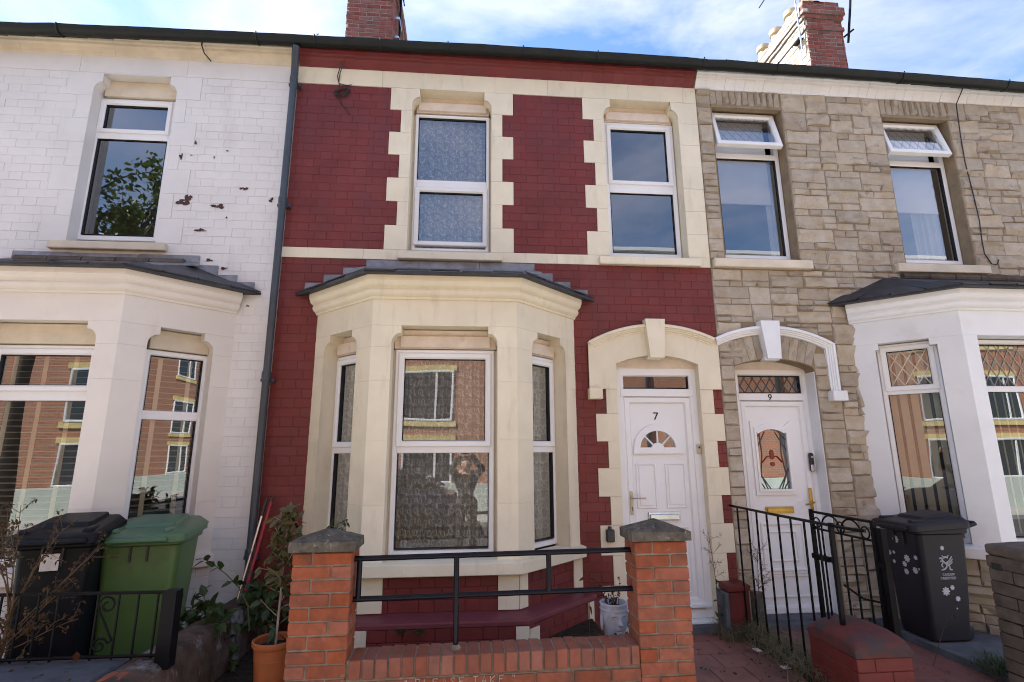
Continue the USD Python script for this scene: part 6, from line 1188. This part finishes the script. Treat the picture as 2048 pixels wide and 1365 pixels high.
# ------------------------------------------------------------------ head-shaped planter
T = thing('head_planter', 'pale blue-grey planter shaped as a serene head with closed eyes', 'planter', (1.02, -1.20, 0.33)); hc = np.array([1.02, -1.20]); tw = math.radians(10)
nu, nv = 72, 60; V = []
for j in range(nv):
    z_up = 0.33 + (0.733 - 0.33) * j / (nv - 1); z = z_up - 0.028; prof = np.interp(z, [.33, .345, .42, .47, .50, .525, .55, .60, .65, .69, .705], [.075, .078, .070, .066, .068, .078, .086, .093, .094, .094, .092])
    for i in range(nu):
        a = 2 * math.pi * i / nu; u = math.atan2(math.sin(a), math.cos(a))       # 0 = face direction
        f_ = math.cos(u); rr = prof; gx_ = u * prof; g = lambda cx, cz, sx, sz: math.exp(-((gx_ - cx) / sx) ** 2 - ((z - cz) / sz) ** 2)
        r_0 = rr
        rr += 0.022 * g(0, .587, .0095, .010) + 0.014 * g(0, .603, .008, .022) - 0.006 * g(.036, .618, .022, .012) - 0.006 * g(-.036, .618, .022, .012) + 0.006 * g(.036, .614, .018, .0065) + 0.006 * g(-.036, .614, .018, .0065)
        for s in (-1, 1):
            bx = gx_ * s; rr += 0.0045 * math.exp(-((z - (.634 - 1.2 * (bx - .034) ** 2 * 9)) / .004) ** 2) * math.exp(-((bx - .034) / .028) ** 4) - 0.003 * math.exp(-((z - (.609 + 5 * (bx - .036) ** 2)) / .0025) ** 2) * math.exp(-((bx - .036) / .018) ** 4)
        rr += 0.008 * g(0, .558, .018, .0045) + 0.008 * g(0, .549, .016, .0045) - 0.004 * g(0, .5535, .022, .0025) + 0.010 * g(0, .527, .018, .010) - 0.004 * g(0, .538, .014, .005)
        if abs(u) < 1.9 and .545 < z < .56: rr += 0.002 * g(.045, .565, .02, .02)
        rr += 0.003 * math.exp(-((z - .663) / .004) ** 2) + 0.003 * math.exp(-((z - .698) / .006) ** 2) - 0.0025 * math.exp(-((z - .672) / .003) ** 2)
        rr = r_0 + (rr - r_0) * 1.7
        q = -math.pi / 2 + u + tw; V.append((hc[0] + rr * math.cos(q) * 0.97, hc[1] + rr * math.sin(q), z_up))
rimr = .092; V += [(hc[0] + (rimr - .009) * math.cos(-math.pi / 2 + 2 * math.pi * i / nu + tw), hc[1] + (rimr - .009) * math.sin(-math.pi / 2 + 2 * math.pi * i / nu + tw), .731) for i in range(nu)] + [(hc[0] + (rimr - .014) * math.cos(-math.pi / 2 + 2 * math.pi * i / nu + tw), hc[1] + (rimr - .014) * math.sin(-math.pi / 2 + 2 * math.pi * i / nu + tw), .69) for i in range(nu)]
F = []
for j in range(nv + 1):
    for i in range(nu): k = (i + 1) % nu; F += [(j * nu + i, j * nu + k, (j + 1) * nu + k), (j * nu + i, (j + 1) * nu + k, (j + 1) * nu + i)]
part(T, 'head', (np.array(V), np.array(F)), 'buddha', smooth=True)
part(T, 'soil', lathe([(0, .703), (.05, .705), (.08, .696)], (*hc, 0), 18), 'soil')
for s in (-1, 1):
    q = -math.pi / 2 + s * 1.45 + tw; c = np.array([hc[0] + .096 * math.cos(q), hc[1] + .096 * math.sin(q)])
    m = trimesh.creation.icosphere(2); v = np.array(m.vertices) * [.012, .020, .050]; v[:, 2] -= .01 * (v[:, 2] < 0); part(T, 'ear', (v + [c[0], c[1], .623], np.array(m.faces)), 'buddha', smooth=True)
rg = np.random.default_rng(51); T2 = thing('succulent', 'small reddish branching plant in the head planter', 'plant', (1.02, -1.2, .67)); st = []; lp = []; ld = []
for k in range(9):
    a = rg.uniform(0, 6.28); B, RB = twig((1.005 + .02 * math.cos(a), -1.2 + .02 * math.sin(a), .700), (math.cos(a) * .45, math.sin(a) * .45, 1), rg.uniform(.05, .11), .0045, rg, .5, 5, .6); st.append(tube(B, RB, 6))
    for j in range(5): lp.append(B[-1] + rg.normal(0, .004, 3)); ld.append(rg.normal(0, 1, 3) + [0, 0, .6])
for x, h in ((1.075, .19), (1.06, .13)):
    B, RB = twig((x - .02, -1.19, .698), (.15, 0, 1), h, .0022, rg, .2, 6, .6); st.append(tube(B, RB, 5))
    for t in (.6, .7, .8, .88, .95, 1): p, d = on(B, min(t, .999)); lp.append(p); ld.append((rg.normal(0, 1), rg.normal(0, 1), -.5))
part(T2, 'stems', cat_(st), 'drystem'); part(T2, 'leaves', leaves(lp, ld, .024, .012, seed=2), 'redleaf', kind='stuff')
T = thing('leafy_plant', 'sparse plant with a few large orange-red leaves left of the head planter', 'plant', (.86, -1.15, .33)); B, RB = twig((.86, -1.15, .33), (.02, 0, 1), .52, .003, rg, .15, 8, .5); lp = []; ld = []
for p, d in (((.84, -1.16, .80), (-.2, -.3, -1)), ((.855, -1.17, .71), (.3, -.3, -1)), ((.87, -1.15, .86), (1, -.3, .1)), ((.85, -1.15, .88), (-1, -.3, -.2)), ((.93, -1.14, .83), (.6, -.3, -.5)), ((.99, -1.14, .80), (.6, -.3, .3)), ((.95, -1.14, .80), (-.3, -.5, -.8))): lp.append(p); ld.append(d)
part(T, 'stem', cat_([tube(B, RB, 5), tube([(.86, -1.15, .78), (.93, -1.145, .82), (1.0, -1.14, .81)], .0018, 5)]), 'drystem'); part(T, 'leaves', leaves(lp, ld, .055, .032, seed=8), 'redleaf', kind='stuff')
setting('ivy', leaves(*(lambda n, r: (np.c_[r.uniform(.62, 1.04, n), r.uniform(-1.42, -1.30, n), np.full(n, .52) + r.uniform(-.03, .05, n)], np.c_[r.normal(0, 1, n), r.normal(-.4, .5, n), r.uniform(-.2, .7, n)]))(70, np.random.default_rng(3)), .035, .022, seed=2), 'leaf', 'stuff', 'low dark leaves along the back of the low brick wall')

# ------------------------------------------------------------------ street tree and the photographer, seen in the glass
T = thing('street_tree', 'leafy street tree mirrored in the upper window of the white house', 'tree', (-7.6, -5.5, 0)); rg = np.random.default_rng(61); st = []; lp = []; ld = []
P, R = twig((-7.6, -5.5, 0), (-.05, 0, 1), 6.0, .17, rg, .1, 8, .65); st.append(tube(P, R, 10))
for k in range(13):
    q, d = on(P, rg.uniform(.6, .999)); a = k * 2.4; B, RB = twig(q, (math.cos(a), math.sin(a), rg.uniform(.7, 1.8)), rg.uniform(2.6, 4.6), .075, rg, .5, 7, .25); st.append(tube(B, RB, 7))
    for j in range(9):
        p, d2 = on(B, rg.uniform(.3, 1)); C, RC = twig(p, d2 + rg.normal(0, .7, 3), rg.uniform(.7, 1.5), .022, rg, .7, 5, .25); st.append(tube(C, RC, 5))
        for i in range(80): p2, d3 = on(C, rg.uniform(.15, 1)); lp.append(p2 + rg.normal(0, .12, 3)); ld.append(d3 + rg.normal(0, .9, 3) + [0, 0, -.4])
part(T, 'trunk', cat_(st), 'bark', smooth=50); part(T, 'crown', leaves(lp, ld, .13, .075, seed=62), 'treeleaf', kind='stuff')
def body_mesh(joints, bones, cell=0.02):
    ms = []
    for a, b in bones:
        (pa, ra), (pb, rb) = joints[a], joints[b]; pts = []
        for p, r_ in ((pa, ra), (pb, rb)): s_ = trimesh.creation.icosphere(2); pts.append(np.array(s_.vertices) * r_ + p)
        ms.append(manifold3d.Manifold.hull_points(np.vstack(pts)))
    m = ms[0]
    for k in ms[1:]: m = m + k
    m = m.refine_to_length(cell).to_mesh(); t = trimesh.Trimesh(np.array(m.vert_properties)[:, :3], np.array(m.tri_verts)); trimesh.smoothing.filter_taubin(t, iterations=8); return np.array(t.vertices), np.array(t.faces)
py_ = -5.36
J = {'pelvis': ((0, py_, .90), .13), 'hipL': ((-.09, py_, .86), .10), 'hipR': ((.09, py_, .86), .10), 'kneeL': ((-.10, py_ + .02, .46), .058), 'kneeR': ((.11, py_ + .02, .46), .058), 'ankL': ((-.11, py_ - .02, .08), .042), 'ankR': ((.13, py_ - .02, .08), .042), 'toeL': ((-.12, py_ + .14, .035), .035), 'toeR': ((.15, py_ + .14, .035), .035),
     'waist': ((0, py_ + .01, 1.06), .115), 'chest': ((0, py_, 1.25), .13), 'shL': ((-.165, py_, 1.34), .058), 'shR': ((.165, py_, 1.34), .058), 'neck': ((0, py_ + .01, 1.40), .052), 'head': ((0, py_ + .03, 1.53), .085), 'elL': ((-.27, py_ + .14, 1.44), .043), 'elR': ((.27, py_ + .14, 1.44), .043), 'wrL': ((-.11, -5.09, 1.66), .028), 'wrR': ((.11, -5.09, 1.66), .028), 'chestL': ((-.07, py_, 1.24), .115), 'chestR': ((.07, py_, 1.24), .115), 'jaw': ((0, py_ + .075, 1.475), .05), 'crown': ((0, py_ + .0, 1.57), .088), 'nose': ((0, py_ + .128, 1.515), .012), 'brow': ((0, py_ + .105, 1.545), .03)}
J = {k: (np.array(p, float), r_) for k, (p, r_) in J.items()}
T = thing('person', 'person in dark clothes holding a phone up with both hands, mirrored in the bay window', 'person', (0, py_, 0))
bm = [('pelvis', 'hipL'), ('pelvis', 'hipR'), ('hipL', 'kneeL'), ('hipR', 'kneeR'), ('kneeL', 'ankL'), ('kneeR', 'ankR'), ('ankL', 'toeL'), ('ankR', 'toeR'), ('pelvis', 'waist'), ('waist', 'chestL'), ('waist', 'chestR'), ('chestL', 'shL'), ('chestR', 'shR'), ('chest', 'neck'), ('shL', 'neck'), ('shR', 'neck'), ('neck', 'jaw'), ('head', 'jaw'), ('head', 'crown'), ('head', 'brow'), ('brow', 'nose'), ('neck', 'head'), ('shL', 'elL'), ('shR', 'elR'), ('elL', 'wrL'), ('elR', 'wrR')]
for s, n_ in ((-1, 'L'), (1, 'R')):
    J['palm' + n_] = (np.array([s * .098, -5.065, 1.715]), .026); bm.append(('wr' + n_, 'palm' + n_))
    for i, (dz, ln) in enumerate(((.028, .9), (.010, 1.0), (-.008, .95), (-.024, .8))):
        for k, (dx, dyy) in enumerate(((.004, .018), (-.010, .030), (-.026, .028))): J[f'f{n_}{i}{k}'] = (np.array([s * (.098 + dx), -5.065 + dyy * ln - .008, 1.728 + dz]), .0085 - .0006 * k)
        bm += [('palm' + n_, f'f{n_}{i}0'), (f'f{n_}{i}0', f'f{n_}{i}1'), (f'f{n_}{i}1', f'f{n_}{i}2')]
    J['t' + n_ + '0'] = (np.array([s * .085, -5.095, 1.725]), .0105); J['t' + n_ + '1'] = (np.array([s * .060, -5.088, 1.745]), .009); bm += [('palm' + n_, 't' + n_ + '0'), ('t' + n_ + '0', 't' + n_ + '1')]
part(T, 'body', body_mesh(J, bm, .016), 'skin', smooth=True)
JC = {k: (p, r_ + .016) for k, (p, r_) in J.items()}; cl = [b for b in bm[:19] if b[0] not in ('neck', 'head', 'brow') and b[1] not in ('neck',)] + [('shL', 'elL'), ('shR', 'elR'), ('elL', 'wrL'), ('elR', 'wrR')]
part(T, 'clothes', body_mesh(JC, cl, .025), 'coat', smooth=True)
JH = {'a': (np.array([0, py_ - .005, 1.585]), .095), 'b': (np.array([0, py_ - .05, 1.50]), .085), 'c': (np.array([0, py_ - .07, 1.38]), .06), 'l': (np.array([-.055, py_ + .0, 1.53]), .05), 'r': (np.array([.055, py_ + .0, 1.53]), .05)}
part(T, 'hair', body_mesh(JH, [('a', 'b'), ('b', 'c'), ('a', 'l'), ('a', 'r')], .015), 'hair', smooth=True)
T = thing('phone', 'dark phone held up by the mirrored person', 'phone', (0, -5.04, 1.75)); part(T, 'case', cbox(-.078, .078, -5.062, -5.052, 1.712, 1.788, .004), 'black'); part(T, 'lens', cbox(-.006, .006, -5.053, -5.050, 1.744, 1.756, .002), 'gasket')

# ------------------------------------------------------------------ a parked car over the road, mirrored in the lower panes
T = thing('parked_car', 'dark blue hatchback parked across the road, mirrored in the lower bay pane', 'car', (-2.2, -8.6, -0.11)); cx, cy, cz = -2.2, -8.6, -0.11
def car_loft(secs, w, r):
    Rn = []
    for x, z0, z1, k in secs:
        h = w / 2 * k; Rn.append(np.array([(cx + x, cy - h, cz + z0 + r), (cx + x, cy - h, cz + z1 - r), (cx + x, cy - h + r, cz + z1), (cx + x, cy + h - r, cz + z1), (cx + x, cy + h, cz + z1 - r), (cx + x, cy + h, cz + z0 + r), (cx + x, cy + h - r, cz + z0), (cx + x, cy - h + r, cz + z0)]))
    v, f = loft(Rn); t = trimesh.Trimesh(v, f, process=False); trimesh.repair.fix_normals(t); return np.array(t.vertices), np.array(t.faces)
MAT['carpaint'] = M('navy_car_paint', (0.012, 0.018, 0.045), 0.2, 0.05, 3, 0, spec=0.6)
b = part(T, 'body', car_loft([(-2.0, .40, .62, .80), (-1.92, .28, .74, .90), (-1.5, .22, .86, .98), (-.9, .2, .95, 1), (.9, .2, .98, 1), (1.6, .22, .95, .98), (1.92, .28, .90, .92), (1.98, .36, .74, .84)], 1.72, .05), 'carpaint', smooth=50)
part(T, 'cabin', car_loft([(-1.05, .90, .96, .86), (-.35, .90, 1.42, .76), (.2, .90, 1.47, .76), (1.1, .90, 1.44, .74), (1.75, .90, 1.0, .82)], 1.72, .04), 'oppglass', smooth=50); part(T, 'roof_panel', car_loft([(-.35, 1.40, 1.45, .74), (.2, 1.42, 1.495, .75), (1.1, 1.42, 1.465, .72)], 1.72, .02), 'carpaint', b, smooth=50)
for x in (-1.25, 1.25):
    for sy in (-1, 1):
        v, f = lathe([(.0, -.09), (.22, -.09), (.30, -.08), (.31, 0), (.30, .08), (.22, .09), (0, .09)], n=22); w_ = part(T, 'wheel', (np.c_[v[:, 0] + cx + x, v[:, 2] + cy + sy * .78, v[:, 1] + cz + .31], f), 'black', smooth=40); v, f = lathe([(0, -.1), (.19, -.1), (.2, -.085)], n=18); part(T, 'rim', (np.c_[v[:, 0] + cx + x, -v[:, 2] * sy * -1 + cy + sy * .78, v[:, 1] + cz + .31], f), 'chrome', w_)
for sy in (-.62, .62): part(T, 'headlight', cbox(cx - 1.97, cx - 1.85, cy + sy - .14, cy + sy + .14, cz + .58, cz + .70, .02), 'upvc'); part(T, 'tail_light', cbox(cx + 1.90, cx + 1.99, cy + sy - .10, cy + sy + .10, cz + .66, cz + .86, .02), 'redglass')

r = np.random.default_rng(77); n = 90
pts = np.vstack([np.c_[r.uniform(1.45, 2.42, n), r.uniform(-1.2, -.1, n), np.full(n, .156)], np.c_[r.uniform(2.6, 3.6, 40), r.uniform(-1.1, -.1, 40), np.full(40, .156)], np.c_[r.uniform(-1.66, -1.02, 70), r.uniform(-1.5, -.2, 70), np.full(70, .255)], np.c_[r.uniform(-3.0, -2.0, 30), r.uniform(-1.80, -1.5, 30), np.full(30, .597)]])
setting('fallen_leaves', leaves(pts, np.c_[r.normal(0, 1, len(pts)), r.normal(0, 1, len(pts)), r.uniform(0, .25, len(pts))], .026, .013, seed=5), 'dryleaf', 'stuff', 'small dead leaves scattered over paths and soil')
part(OB, 'front_wall', box(-34, 34, -11.05, -10.9, 0, .85), 'oppcream')
for x in (-8.2, -3.3, 1.2, 5.8, 10.3): part(OB, 'drainpipe', tube([(x, -11.13, .2), (x, -11.13, 7.4)], .05, 8), 'pipe')

r = np.random.default_rng(88); mp = []
for x0_, n in ((2.75, 90), (3.3, 50), (-1.7, 60), (-1.05, 40), (6.2, 50), (0.5, 20)): x = x0_ + r.normal(0, .16, n); mp.append(np.c_[x, np.full(n, -.185) + r.normal(0, .03, n), np.interp(x, gx, gz) + .035 + r.uniform(-.005, .012, n)])
mp = np.vstack(mp); setting('moss', leaves(mp, np.c_[r.normal(0, 1, len(mp)), r.normal(0, 1, len(mp)), r.uniform(.2, 1, len(mp))], .022, .012, seed=3), 'leaf', 'stuff', 'dark moss tufts growing in the gutter')
